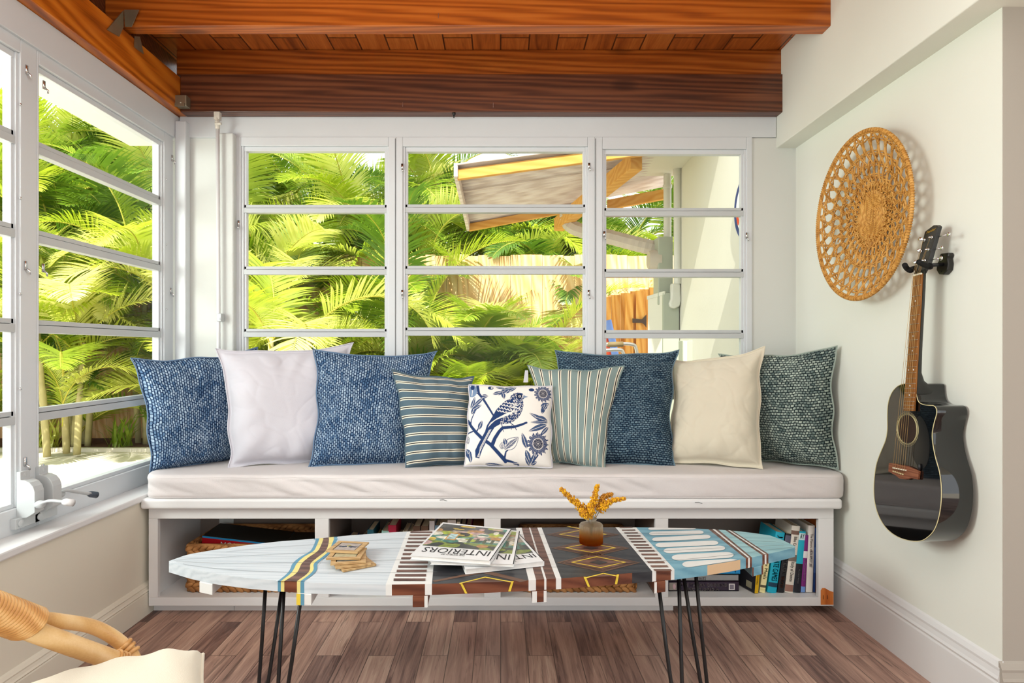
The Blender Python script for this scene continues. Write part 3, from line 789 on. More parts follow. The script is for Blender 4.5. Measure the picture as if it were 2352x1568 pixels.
    for off in (0, 14, 26): line([(985-off*.6, 830+off*.2), (905-off*.6+6, 985), (872+off*.7, 1065)], 3.5, white)
    disc(1226, 521, 24, deep); disc(1228, 521, 12, white); disc(1228, 521, 8, deep); disc(1229, 520, 3, white)
    line([(1075, 780), (1085, 825), (1060, 845)], 7, navy); line([(1085, 822), (1095, 850)], 5, navy); line([(1150, 770), (1185, 795), (1205, 830)], 7, navy); line([(1165, 785), (1160, 830)], 5, navy)
    def cols(N):
        out = np.ones(((N+1)*(N+1), 4), dtype=np.float32); k = 0; a = 3
        for j in range(N+1):
            for i in range(N+1):
                x = min(S-1, max(0, int(i/N*(S-1)))); y = min(S-1, max(0, int((1-j/N)*(S-1))))
                out[k, :3] = img[max(0, y-1):y+2, max(0, x-1):x+2].mean(axis=(0, 1)); k += 1
        return out
    return cols
M_print = vcol('bird_print_cotton', .9, .15, .2, 600)
pillow('throw_pillow', [P(1077, 883, 2.905), P(1268, 886, 2.905), P(1268, 1074, 2.80), P(1066, 1070, 2.80)], .062, M_print, 'small white pillow printed with a navy bird on a branch', n=330, pinch=.03, flange=.015, flank=.42, lump=.004, seed=9, cols=bird_print())
# ================================================================ surfboard coffee table
ZT = .45
def T(px, py, dz=0): return PZ(px, py, ZT+dz)
M_tabw = wood('whitewashed_planks', rgb(178, 187, 194), rgb(196, 204, 210), rgb(206, 212, 217), 0, 22, 1.4, .55, .3, knots=False)
M_tabbrown = wood('dark_walnut_stain', rgb(52, 32, 26), rgb(98, 68, 58), rgb(124, 92, 78), 0, 12, 1.4, .45, .35, knots=False)
M_edgebrown = wood('brown_plank_edge', rgb(64, 30, 18), rgb(104, 56, 36), rgb(124, 74, 50), 0, 10, 1.4, .5, .35, knots=False)
M_tabdark = wood('charcoal_stain', rgb(26, 28, 32), rgb(42, 44, 49), rgb(58, 58, 60), 0, 12, 1.4, .35, .4, knots=False)
M_tabblue = wood('blue_painted_planks', rgb(88, 138, 160), rgb(110, 160, 180), rgb(126, 174, 190), 0, 10, 1.2, .5, .35, knots=False)
M_tabteal = wood('pale_teal_planks', rgb(128, 172, 182), rgb(146, 190, 197), rgb(158, 200, 205), 0, 10, 1.2, .5, .35, knots=False)
M_yel = paint('yellow_paint', rgb(222, 194, 62), .5); M_yelp = paint('pale_yellow_paint', rgb(222, 208, 130), .55)
M_blu = paint('band_blue_paint', rgb(88, 142, 168), .55); M_wp = paint('white_stripe_paint', rgb(220, 221, 219), .5, var=.03, vscale=20)
M_tan = paint('tan_stain', rgb(104, 76, 60), .5, var=.12, vscale=30)
M_gap = paint('plank_gap', rgb(120, 124, 126), .8)
back = [(388, 1288), (430, 1273), (500, 1261), (570, 1251), (640, 1243), (720, 1237), (800, 1229.5), (900, 1222), (1000, 1217.5), (1100, 1214), (1200, 1211.5), (1300, 1210.5), (1420, 1210.5), (1500, 1211), (1600, 1213.5), (1660, 1216.5), (1720, 1222), (1780, 1231), (1826, 1254)]
front = [(388, 1291), (440, 1306), (500, 1318), (570, 1327), (640, 1333), (720, 1338), (800, 1340), (900, 1342), (1000, 1340.5), (1100, 1337), (1200, 1332.5), (1300, 1327), (1400, 1319.5), (1500, 1311.5), (1560, 1306), (1620, 1298.5), (1680, 1289), (1740, 1277), (1790, 1266), (1826, 1257)]
outline = [T(*p) for p in front]+[T(*p) for p in back[::-1]]
table = thing('surfboard_coffee_table', (0, 2.1, 0), 'surfboard shaped coffee table painted in patterned sections on hairpin legs', 'table')
TH = .032
# top: one slab cut into plain colour zones along its length
def fx(px): return interp([p[0] for p in front], [p[1] for p in front], px)
def bx2(px): return interp([p[0] for p in back], [p[1] for p in back], px)
fl = [T(*p) for p in front]; bl = [T(*p) for p in back]
def fpt(px, dz=0): return T(px, fx(px))+V(0, 0, dz)
def bpt(px, dz=0): return T(px, bx2(px))+V(0, 0, dz)
# zones: (front px start, end), (back px start, end), material on top, material on edge
zones = [(388, 638, 388, 722, 0, 0), (638, 645, 722, 729, 1, 1), (645, 653, 729, 742, 2, 2), (653, 682, 742, 756, 3, 4), (682, 690, 756, 768, 2, 2), (690, 699, 768, 776, 1, 1), (699, 886, 776, 935, 0, 0), (886, 900, 935, 942, 6, 6), (900, 976, 942, 992, 6, 4), (976, 992, 992, 1003, 6, 6), (992, 1214, 1003, 1185, 5, 4), (1214, 1231, 1185, 1198, 6, 6), (1231, 1250, 1198, 1215, 3, 4), (1250, 1255, 1215, 1218, 6, 6), (1255, 1277, 1218, 1234, 3, 4), (1277, 1289, 1234, 1244, 6, 6), (1289, 1452, 1244, 1413, 5, 4), (1452, 1498, 1413, 1413.5, 5, 5), (1498, 1507, 1413.5, 1424, 6, 6), (1507, 1541, 1424, 1452, 6, 4), (1541, 1549, 1452, 1461, 6, 6), (1549, 1713, 1461, 1627, 7, 7), (1713, 1727, 1627, 1650, 3, 4), (1727, 1751, 1650, 1666, 8, 7), (1751, 1765, 1666, 1683, 3, 4), (1765, 1826, 1683, 1826, 8, 7)]
TM = [M_tabw, M_blu, M_yelp, M_tabbrown, M_edgebrown, M_tabdark, M_wp, M_tabblue, M_tabteal]
w = MB()
for f0, f1, b0, b1, mt, me in zones:
    n = max(2, int((f1-f0)/12))
    for i in range(n):
        fa, fb = lerp(f0, f1, i/n), lerp(f0, f1, (i+1)/n); ba, bb = lerp(b0, b1, i/n), lerp(b0, b1, (i+1)/n)
        A, B, C_, D = fpt(fa), fpt(fb), bpt(bb), bpt(ba); dn = V(0, 0, -TH)
        me_ = 11 if 1622 < (fa+fb)/2 < 1698 and mt == 7 else me
        if (A-D).length < 1e-4: w.add([A, B, C_], [(0, 1, 2)], mt)
        elif (B-C_).length < 1e-4: w.add([A, B, D], [(0, 1, 2)], mt)
        else: w.add([A, B, C_, D], [(0, 1, 2, 3)], mt)
        w.add([A+dn, B+dn, C_+dn, D+dn], [(3, 2, 1, 0)], 4)
        w.add([A, A+dn, B+dn, B], [(0, 1, 2, 3)], me_); w.add([D, D+dn, C_+dn, C_], [(3, 2, 1, 0)], me)
# blunt ends
for px in (388, 1826):
    A, D = fpt(px), bpt(px); dn = V(0, 0, -TH); w.add([A, D, D+dn, A+dn], [(0, 1, 2, 3)], 0 if px < 1000 else 7)
e = .0006
def inlay(pts, mi, lvl=1): w.add([T(*p)+V(0, 0, e*lvl) for p in pts], [tuple(range(len(pts)))], mi)
def cw(cx, cy): return (600+cx/3.564, 1140+cy/3.564)
def c2(cx, cy): return (1180+cx/4.9, 1100+cy/4.9)
def c3(cx, cy): return (1500+cx/5.345, 1160+cy/5.345)
# wavy band
ys = [345, 400, 450, 500, 550, 600, 640, 694]
bb = [[450, 430, 398, 315, 257, 235, 203, 136], [477, 456, 426, 345, 292, 265, 233, 162], [510, 490, 460, 388, 332, 308, 276, 190], [556, 548, 525, 462, 405, 398, 370, 293], [598, 575, 552, 495, 432, 428, 395, 322], [628, 600, 575, 523, 464, 456, 425, 352]]
w_ = []
for k in range(6):
    pts = [V(bb[k][i], ys[i], 0) for i in range(len(ys))]; w_.append([(p.x, p.y) for p in smooth_path(pts, 4)])
# plain white ground over the straight zone stubs, then the curved stripes
inlay([cw(118, 693), cw(365, 694), cw(645, 340), cw(424, 354)], 0, 1)
for k, mi in ((0, 1), (1, 2), (2, 3), (3, 2), (4, 1)):
    L = w_[k]; Rr = w_[k+1]
    for i in range(len(L)-1):
        inlay([cw(*L[i]), cw(*L[i+1]), cw(*Rr[i+1]), cw(*Rr[i])], mi, 2)
# bars of the first stepped band
for i in range(13):
    t = i/12; yc = lerp(1222.3, 1331.5, t**1.12); h = lerp(1.7, 2.9, t)
    xl = lerp(943, 904, (yc-1222)/109.5); xr = lerp(993, 977, (yc-1222)/109.5)
    inlay([(xl+.3, yc-h), (xl-.4, yc+h), (xr-.3, yc+h), (xr+.2, yc-h)], 3, 2)
# diamonds
def ring(cx, cy, hw, hh, t, mi, lvl, skew=0.0, rat=None):
    o = [(cx-hw-skew*0, cy), (cx+skew, cy+hh), (cx+hw, cy), (cx-skew, cy-hh)]
    k = 1-t; q = [(cx-hw*k, cy), (cx+skew*k, cy+hh*k), (cx+hw*k, cy), (cx-skew*k, cy-hh*k)]
    for i in range(4):
        j = (i+1) % 4; inlay([c2(*o[i]), c2(*o[j]), c2(*q[j]), c2(*q[i])], mi, lvl)
def dia(cx, cy, hw, hh, mi, lvl, skew=0): inlay([c2(cx-hw, cy), c2(cx+skew, cy+hh), c2(cx+hw, cy), c2(cx-skew, cy-hh)], mi, lvl)
for cx, cy, hw, hh, sk in ((780, 625, 410, 80, 35), (865, 778, 440, 92, 40), (955, 940, 470, 108, 45)):
    ring(cx, cy, hw, hh, .09, 9, 1, sk); ring(cx, cy, hw*.87, hh*.87, .07, 9, 1, sk)
    dia(cx, cy, hw*.78, hh*.78, 3, 2, sk); ring(cx, cy, hw*.665, hh*.60, .10, 10, 3, sk*.5); dia(cx, cy, hw*.22, hh*.24, 5, 3, sk*.2)
# half diamonds at the board's edges
inlay([c2(800, 1108), c2(1160, 1090), c2(1012, 1062)], 3, 2)
for a, b in ((c2(788, 1116), c2(1010, 1062)), (c2(1010, 1062), c2(1172, 1093))):
    inlay([a, b, (b[0], b[1]+2), (a[0]+1, a[1]+2.2)], 10, 3)
inlay([c2(590, 540), c2(790, 582), c2(930, 545)], 3, 2); inlay([c2(600, 537), c2(790, 575), c2(795, 569), c2(630, 537)], 10, 3)
for a, b in ((cw(1622, 712), cw(1833, 660)), (cw(1833, 660), cw(2050, 700))):
    inlay([a, b, (b[0], b[1]+2.2), (a[0], a[1]+2.2)], 10, 3)
inlay([cw(1640, 708), cw(2030, 700), cw(1833, 668)], 3, 2); inlay([cw(1420, 700), cw(1400, 690), cw(1900, 590), cw(1960, 600)], 9, 1); inlay([cw(1700, 600), cw(1780, 590), cw(2180, 690), cw(2120, 700)], 9, 1)
for a, b in ((cw(1626, 712), cw(1668, 756)), (cw(2048, 700), cw(2022, 752)), (c2(792, 1116), c2(840, 1180)), (c2(1170, 1092), c2(1148, 1160))):
    f = .0012                                     # yellow strokes running over the front edge
    A = T(*a)+V(0, -.0005, 0)
    dx = (b[0]-a[0])*A.y/F; x = V(.0055, 0, 0)
    y0 = min(T(a[0], fx(a[0])).y, T(b[0], fx(b[0])).y)-f
    w.add([V(A.x, y0, ZT), V(A.x+.007, y0, ZT), V(A.x+dx+.007, y0, ZT-TH+.002), V(A.x+dx, y0, ZT-TH+.002)], [(0, 1, 2, 3)], 10)
# bars of the second stepped band
L2 = [(1190, 547), (1218, 577), (1245, 608), (1272, 640), (1297, 673), (1322, 708), (1350, 742), (1378, 775), (1408, 810), (1438, 850), (1472, 893), (1505, 937), (1545, 985), (1580, 1028)]
R2 = [(1335, 545), (1368, 575), (1398, 605), (1428, 640), (1456, 673), (1487, 706), (1520, 742), (1553, 775), (1585, 808), (1620, 850), (1658, 893), (1695, 937), (1735, 983), (1775, 1028)]
for i, (a, b) in enumerate(zip(L2, R2)):
    h = lerp(5.5, 11, i/13); k = lerp(4, 9, i/13)
    inlay([c2(a[0]-k, a[1]-h), c2(a[0]+k, a[1]+h), c2(b[0]+k, b[1]+h), c2(b[0]-k, b[1]-h)], 3, 2)
# long rounded ovals on the blue section
def oval(x0, y0, x1, y1, h, clip=None):
    pts = []; n = 10; ex = h*2.6
    for k in range(n+1): a = PI/2+PI*k/n; pts.append((x0+ex+ex*math.cos(a), y0+h*math.sin(a)))
    for k in range(n+1): a = -PI/2+PI*k/n; pts.append((x1-ex+ex*math.cos(a), y1+h*math.sin(a)))
    if clip: pts = [(p[0], clip(p[0], p[1])) for p in pts]
    inlay(pts, 6, 2)
oval(1489, 1214.5, 1598, 1213.5, 2.8, lambda x, y: max(y, bx2(x)+.2))
for a in ((1491, 1225.5, 1616, 1222.7, 4.4), (1498, 1239, 1632, 1233, 4.7), (1505.5, 1252, 1650, 1247, 5.2), (1524, 1265, 1665.6, 1259, 5.8), (1543, 1280.6, 1685, 1275, 7), (1567, 1296.3, 1697, 1291, 7.2)):
    oval(*a, clip=lambda x, y: min(y, fx(x)-.1))
# white lines inside the brown bands and the front edge dark end
for (f0, f1, b0, b1) in ((1718, 1722, 1636, 1642), (1756, 1760, 1672, 1677)):
    w.add([fpt(f0, e*2), fpt(f1, e*2), bpt(b1, e*2), bpt(b0, e*2)], [(0, 1, 2, 3)], 6)
    w.add([fpt(f0)+V(0, -.001, 0), fpt(f1)+V(0, -.001, 0), fpt(f1)+V(0, -.001, -TH), fpt(f0)+V(0, -.001, -TH)], [(3, 2, 1, 0)], 6)
# plank joints along the board
for t, seg in ((.18, (420, 1820)), (.40, (405, 1800)), (.63, (400, 1800)), (.83, (520, 1690))):
    n = 60
    for i in range(n):
        xs = [lerp(seg[0], seg[1], (i+k)/n) for k in (0, 1)]
        a, b = [fpt(lerp(x, x+60*(1 if x > 1150 else -1)*0, 0)).lerp(bpt(x), t) for x in xs]
        w.add([a+V(0, -.0008, e*3), b+V(0, -.0008, e*3), b+V(0, .0008, e*3), a+V(0, .0008, e*3)], [(0, 1, 2, 3)], 12 if xs[0] < 990 or xs[0] > 1530 else 5)
top = w.build('tabletop', TM+[M_tan, M_yel, paint('raw_sand_edge', rgb(206, 176, 140), .7), M_gap], table, recalc=False)
# cleats under the planks, their ends showing at the front edge
def cleat(f0, f1, b0, b1, mat, over=.004, h=.034, stripes=()):
    mb = MB(); dn = V(0, 0, -TH-.0005); ov = V(0, -over, 0)
    A, B, C_, D = fpt(f0)+ov, fpt(f1)+ov, bpt(b1)+V(0, -.05, 0), bpt(b0)+V(0, -.05, 0)
    p = [q+dn-V(0, 0, h) for q in (A, B, C_, D)]+[q+dn for q in (A, B, C_, D)]
    mb.hexa(p, 0)
    for s0, s1, mi in stripes:
        a = lerp(A, B, s0); b = lerp(A, B, s1); y = V(0, -.0008, 0); dd = dn-V(0, 0, h)
        mb.add([a+dd+y, b+dd+y, b+dn+y, a+dn+y], [(0, 1, 2, 3)], mi)
    return mb.build('cleat', [mat, M_wp, M_yel, M_blu, M_edgebrown], table, bevel=.002)
cleat(459, 489, 545, 565, M_wp)
cleat(682, 716, 760, 785, M_wp, stripes=((0, .28, 2), (.28, .52, 3)))
cleat(948, 983, 990, 1010, M_edgebrown, stripes=((.78, 1, 1),))
cleat(1222, 1256, 1205, 1225, M_edgebrown, stripes=((0, .32, 1), (.78, .98, 1)))
cleat(1502, 1528, 1440, 1462, M_edgebrown, stripes=((0, .22, 1),))
cleat(1727, 1752, 1650, 1672, M_tabblue, .003, .03, ((0, .12, 4), (.85, 1, 4)))
# hairpin legs
def hairpin(a, b, foot, r=.0062):
    """a,b: tops (px,py,Y) ; foot (px at floor left,right, Y)"""
    z = ZT-TH-.034
    A = V((a[0]-CX)*a[2]/F, a[2], 0); A.z = min(ZT-TH-.001, H-(a[1]-CY)*a[2]/F)
    B = V((b[0]-CX)*b[2]/F, b[2], 0); B.z = min(ZT-TH-.001, H-(b[1]-CY)*b[2]/F)
    fy = foot[2]; f0 = V((foot[0]-CX)*fy/F, fy, .012); f1 = V((foot[1]-CX)*fy/F, fy, .012)
    mid = (f0+f1)/2; d = (f1-f0)
    pts = [A, lerp(A, f0, .5), f0+V(0, 0, .02)]+[mid-d*.5*math.cos(k/6*PI)+V(0, 0, .020-.0135*math.sin(k/6*PI)) for k in range(1, 6)]+[f1+V(0, 0, .02), lerp(f1, B, .5), B]
    A2 = A+V(0, 0, max(0, ZT-TH-A.z)); B2 = B+V(0, 0, max(0, ZT-TH-B.z))
    mb = MB(); mb.tube(pts, r, 10); mb.tube([A-V(0, 0, .002), A2], r, 8); mb.tube([B-V(0, 0, .002), B2], r, 8)
    l = mb.build('hairpin_leg', M_black, table, smooth=True)
    c = (A+B)/2; mp = MB(); x0, x1 = min(A.x, B.x)-.008, max(A.x, B.x)+.008; y0, y1 = min(A.y, B.y)-.004, max(A.y, B.y)+.04
    mp.box(x0, x1, y0, y1, ZT-TH-.003, ZT-TH-.0005); mp.build('mounting_plate', M_black, l)
hairpin((652, 1350, 1.93), (692, 1364, 1.90), (634, 650, 1.89))
hairpin((610, 1345, 2.06), (648, 1346, 2.12), (594, 614, 2.06))
hairpin((1513, 1345, 2.02), (1559, 1322, 2.04), (1547, 1568, 1.98))
hairpin((1570, 1320, 2.08), (1598, 1318, 2.06), (1611, 1625, 2.06))

# ---------------------------------------------------------------- magazines
M_pages = paint('magazine_pages', rgb(226, 224, 220), .8, var=.06, vscale=60)
M_ink = paint('black_ink', rgb(22, 22, 26), .5); M_mag = vcol('cover_print', .28, .5)
M_magw = paint('cover_white', rgb(226, 227, 228), .28, .5)
def cover_art(nu, nv, seed):
    rr = np.random.RandomState(seed); out = np.ones(((nu+1)*(nv+1), 4), dtype=np.float32); k = 0
    blobs = [(rr.uniform(0, 1), rr.uniform(.12, .98), rr.uniform(.04, .16), rr.uniform(.03, .1), rr.randint(0, 7)) for _ in range(46)]
    pal = [(150, 168, 40), (60, 120, 104), (196, 168, 60), (184, 150, 148), (36, 40, 36), (168, 120, 60), (210, 206, 190)]
    for j in range(nv+1):
        for i in range(nu+1):
            u, v = i/nu, j/nv          # v=1 at the far edge
            nz = noise.noise(V(u*5+seed, v*6, seed)); n2 = noise.noise(V(u*16, v*22, seed*3))
            if v > .74: c = (64, 66, 62)
            elif v > .52: c = (120, 108, 96) if nz > 0 else (160, 150, 130)
            elif v > .24: c = (70, 132, 116) if nz > -.12 else (44, 78, 66)
            else: c = (120, 136, 44) if nz > .05 else (44, 48, 42)
            for bx, by, rx, ry, ci in blobs:
                if ((u-bx)/rx)**2+((v-by)/ry)**2 < 1+.8*nz: c = pal[ci]
            if .22 < u < .38 and .3 < v < .62:     # mirror with a gilt frame
                c = (196, 140, 60) if abs(u-.30) > .055 or abs(v-.46) > .12 else (170, 200, 200)
            if .55 < u < .95 and abs(v-.36) < .1 and (u*9) % 1 < .4: c = (60, 70, 40)
            g = 1+.35*n2
            out[k, :3] = [lin(max(0, min(255, x*g))) for x in c]; k += 1
    return out
def magazine(label, C, z0, th, seed, title, lift=None):
    """C: FL, FR, BR, BL pixel corners of the top face, read on the plane z0+th (front = edge nearest the camera)"""
    z = z0+th; q = [PZ(px, py, z+(lift[i] if lift else 0)) for i, (px, py) in enumerate(C)]
    root = thing('magazine', (sum(p.x for p in q)/4, sum(p.y for p in q)/4, z0), label, 'magazine', 'magazines on the coffee table')
    FL, FR, BR, BL = q; dn = V(0, 0, -th+.0012)
    mb = MB(); ins = .004
    def at(u, v): return (FL*(1-u)*(1-v)+FR*u*(1-v)+BR*u*v+BL*(1-u)*v)
    up = V(0, 0, -.0009)
    mb.hexa([at(a, b)+dn for a, b in ((.012, .008), (.99, .008), (.99, .99), (.012, .99))]+[at(a, b)+up for a, b in ((.012, .008), (.99, .008), (.99, .99), (.012, .99))])
    mb.build('pages', M_pages, root)
    mb = MB(); mb.hexa([at(a, b)+up for a, b in ((0, 0), (1, 0), (1, 1), (0, 1))]+[at(a, b) for a, b in ((0, 0), (1, 0), (1, 1), (0, 1))])
    mb.hexa([at(a, b)+dn-V(0, 0, .0008) for a, b in ((0, 0), (1, 0), (1, 1), (0, 1))]+[at(a, b)+dn for a, b in ((0, 0), (1, 0), (1, 1), (0, 1))])
    mb.hexa([at(a, b)+dn for a, b in ((.99, 0), (1, 0), (1, 1), (.99, 1))]+[at(a, b) for a, b in ((.99, 0), (1, 0), (1, 1), (.99, 1))])
    cov = mb.build('cover', M_magw, root)
    nu, nv = 110, 80; a0, a1, b0, b1 = .03, .955, .27, .955
    mb = MB(); mb.grid(lambda u, v: at(lerp(a0, a1, u), lerp(b0, b1, v))+V(0, 0, .0005), nu, nv)
    mb.build('cover_picture', M_mag, cov, cols=cover_art(nu, nv, seed), recalc=False)
    # masthead printed upside down as seen from the camera
    mb = MB(); rt = (at(0, .15)-at(1, .15)).normalized(); upv = (at(.5, 0)-at(.5, 1)).normalized()
    upv = (upv-rt*upv.dot(rt)).normalized(); W = (FR-FL).length; D = (BL-FL).length
    o = at(.94, .245)+V(0, 0, .0006)
    text_on(mb, title, o, rt, upv, W*.86, D*.125)
    # serif feet for the capitals
    text_on(mb, 'THE WORLD OF', at(.66, .105)+V(0, 0, .0007), rt, upv, W*.30, D*.04)
    mb.build('title', M_ink, cov, recalc=False)
    return root
magazine('lowest magazine of the pile, turned with its corner over the brown stripes', [(1069, 1307), (1250, 1288), (1190, 1222), (1040, 1240)], ZT+.001, .016, 3, 'INTERIORS')
magazine('magazine in the middle of the pile with green cover edge showing', [(988, 1290), (1180, 1295), (1194, 1219), (1035, 1205)], ZT+.0185, .009, 5, 'INTERIORS')
magazine('topmost magazine with white masthead strip and colourful room on the cover', [(942, 1275), (1126, 1287), (1175, 1215), (1017, 1199)], ZT+.029, .013, 8, 'INTERIORS')

# ---------------------------------------------------------------- coasters
M_cwood = wood('pale_coaster_wood', rgb(140, 104, 62), rgb(186, 152, 104), rgb(206, 176, 130), 0, 12, 4, .5, .3, knots=False)
M_cdark = paint('dark_coaster_line', rgb(54, 40, 30), .6)
def coaster(label, cx, cy, ang, k, pic):
    z0 = ZT+.001+k*.0066; c = PZ(cx, cy, z0+.006); root = thing('coaster', (c.x, c.y, z0), label, 'coaster', 'wooden coasters fanned in a stack')
    M = Matrix.Translation((c.x, c.y, z0)) @ Matrix.Rotation(math.radians(ang), 4, 'Z'); s = .054
    MB().box(-s, s, -s, s, 0, .004, 0, M).build('board', M_cwood, root, bevel=.001)
    mb = MB(); b = .016
    for x0, x1, y0, y1 in ((-s, s, -s, -s+b), (-s, s, s-b, s), (-s, -s+b, -s+b, s-b), (s-b, s, -s+b, s-b)): mb.box(x0, x1, y0, y1, .004, .006, 0, M)
    mb.build('frame', M_cwood, root, bevel=.0006)
    mb = MB(); q = s-b
    mb.box(-q, q, -q, q, .004, .0046, 1, M); q -= .003; mb.box(-q, q, -q, q, .0046, .0049, 0, M)
    if pic:                                     # dark wreath-like bow on a mauve ground
        for sx in (-1, 1):
            for a in range(7):
                t = a/6; c0 = M @ V(sx*(.006+.022*t), .004*math.sin(a*2.3), .005)
                mb.ellipsoid(c0, (V(.006, 0, 0), V(0, .0065*(1-.5*t), 0), V(0, 0, .0004)), 2, 8, 4)
        mb.ellipsoid(M @ V(0, 0, .0052), (V(.003, 0, 0), V(0, .003, 0), V(0, 0, .0004)), 3, 8, 4)
        for a in range(5): mb.ellipsoid(M @ V(.002*a-.004, .012+.002*(a % 2), .005), (V(.004, 0, 0), V(0, .003, 0), V(0, 0, .0004)), 4, 7, 4)
    mb.build('picture', [paint('coaster_ground%d' % k, [rgb(150, 140, 120), rgb(120, 116, 92), rgb(150, 148, 136), rgb(176, 166, 132), rgb(172, 160, 152)][k], .4, var=.25, vscale=60), M_cdark, paint('dark_leaf_print', rgb(58, 60, 70), .4), M_yelp, paint('olive_print', rgb(150, 140, 60), .4)], root)
coaster('lowest coaster of the fanned stack, corner pointing right', 813, 1291, 33, 0, False)
coaster('second coaster from the table in the fanned stack', 806, 1286, 22, 1, False)
coaster('middle coaster of the five in the fanned stack', 801, 1279, 12, 2, False)
coaster('second coaster from the top of the fanned stack', 797, 1269, 1, 3, False)
coaster('topmost coaster, showing a dark leafy picture', 799, 1254, -8, 4, True)

# ---------------------------------------------------------------- ribbed amber bud vase and dried goldenrod
def amber():
    t = NT('amber_ribbed_glass'); t.n.remove(t.b)
    tc = t.node('ShaderNodeTexCoord'); sp = t.node('ShaderNodeSeparateXYZ'); t.link(tc.outputs['Generated'], sp.inputs[0])
    c = t.ramp(sp.outputs[2], [(.0, rgb(196, 104, 24)), (.22, rgb(226, 150, 60)), (.45, rgb(244, 220, 170)), (.62, rgb(252, 250, 244))])
    g = t.node('ShaderNodeBsdfGlass', ins={'Roughness': .03, 'IOR': 1.3}); t.link(c, g.inputs['Color'])
    tr = t.node('ShaderNodeBsdfTransparent'); t.link(c, tr.inputs[0]); df = t.node('ShaderNodeBsdfTranslucent'); t.link(c, df.inputs[0])
    m1 = t.node('ShaderNodeMixShader'); m1.inputs[0].default_value = .55; t.link(g.outputs[0], m1.inputs[1]); t.link(tr.outputs[0], m1.inputs[2])
    m2 = t.node('ShaderNodeMixShader'); m2.inputs[0].default_value = .34; t.link(m1.outputs[0], m2.inputs[1]); t.link(df.outputs[0], m2.inputs[2])
    t.link(m2.outputs[0], t.out.inputs[0]); return t.m
vc = PZ(1361, 1255, ZT); vc.y += .035; vs_ = vc.y/F
hv = .093; rv = 27*vs_
vase = MB()
prof = [(.0, .0015), (rv*.93, .0015), (rv, .005), (rv, hv*.70), (rv*.93, hv*.755), (rv*.55, hv*.80), (rv*.43, hv*.84), (rv*.42, hv*.88), (rv*.50, hv*.93), (rv*.50, hv*.97), (rv*.42, hv)]
vase.lathe(prof, (vc.x, vc.y, ZT), 72, ribs=1, ribd=-.045)
v_ = vase.build('bud_vase', amber(), smooth=True, angle=50); tag(v_, 'small ribbed glass vase fading from clear to amber, holding dried flowers', 'vase')
M_stem = paint('dry_stem', rgb(110, 92, 46), .8, var=.2, vscale=30)
M_gold = paint('goldenrod_blossom', rgb(232, 172, 24), .8, var=.3, vscale=260); M_gold2 = paint('browned_blossom', rgb(186, 126, 34), .8, var=.3, vscale=260)
def sprig(label, path, seed, dens, mat, br=.016, start=.35):
    rr = random.Random(seed); pts = smooth_path([Vector((vc.x, vc.y, ZT+hv*.3))]+[P(px, py, vc.y+dy) for px, py, dy in path], 6)
    root = thing('dried_goldenrod_sprig', pts[0], label, 'dried flower', 'dried goldenrod sprigs in the bud vase')
    MB().tube(pts, [.0011]*len(pts), 6).build('stem', M_stem, root)
    mb = MB(); n = len(pts)
    for i in range(dens):
        t = start+(1-start)*rr.random()**.8; k = min(n-2, int(t*(n-1))); c = lerp(pts[k], pts[k+1], rr.random()); spread = br*(1.15-t)*1.25+.003
        a = rr.uniform(0, 2*PI); q = c+V(math.cos(a)*spread*rr.random(), math.sin(a)*spread*rr.random(), rr.uniform(-.5, .6)*spread)
        s = rr.uniform(.0014, .0036)
        mb.ellipsoid(q, (V(s, 0, 0), V(0, s, 0), V(0, 0, s*1.2)), 0 if rr.random() < .6 else 1, 5, 4)
    mb.build('blossom', [mat, M_gold2], root)
sprig('dried goldenrod sprig leaning left with browned tip', [(1352, 1190, 0), (1335, 1165, .005), (1310, 1143, .0), (1288, 1122, -.005)], 1, 620, M_gold, .019, .35)
sprig('short bright yellow dried sprig low on the left above the vase rim', [(1350, 1192, -.01), (1340, 1180, -.015), (1334, 1170, -.02)], 2, 380, M_gold, .017, .4)
sprig('upright bright yellow sprig in the middle of the vase', [(1358, 1190, -.005), (1357, 1172, -.01), (1354, 1158, -.01)], 3, 420, M_gold, .017, .4)
sprig('tallest dried sprig, standing straight up to a thin tip', [(1362, 1185, .01), (1364, 1160, .012), (1366, 1138, .01), (1372, 1114, .01)], 4, 480, M_gold, .017, .4)
sprig('dried sprig arching right to the farthest tip', [(1368, 1190, .0), (1385, 1165, .0), (1405, 1150, -.005), (1434, 1145, -.01)], 5, 620, M_gold, .019, .42)
sprig('curved brownish sprig between the tall and the right arching one', [(1366, 1188, .015), (1378, 1160, .02), (1390, 1140, .02), (1405, 1135, .02)], 6, 420, M_gold2, .017, .42)
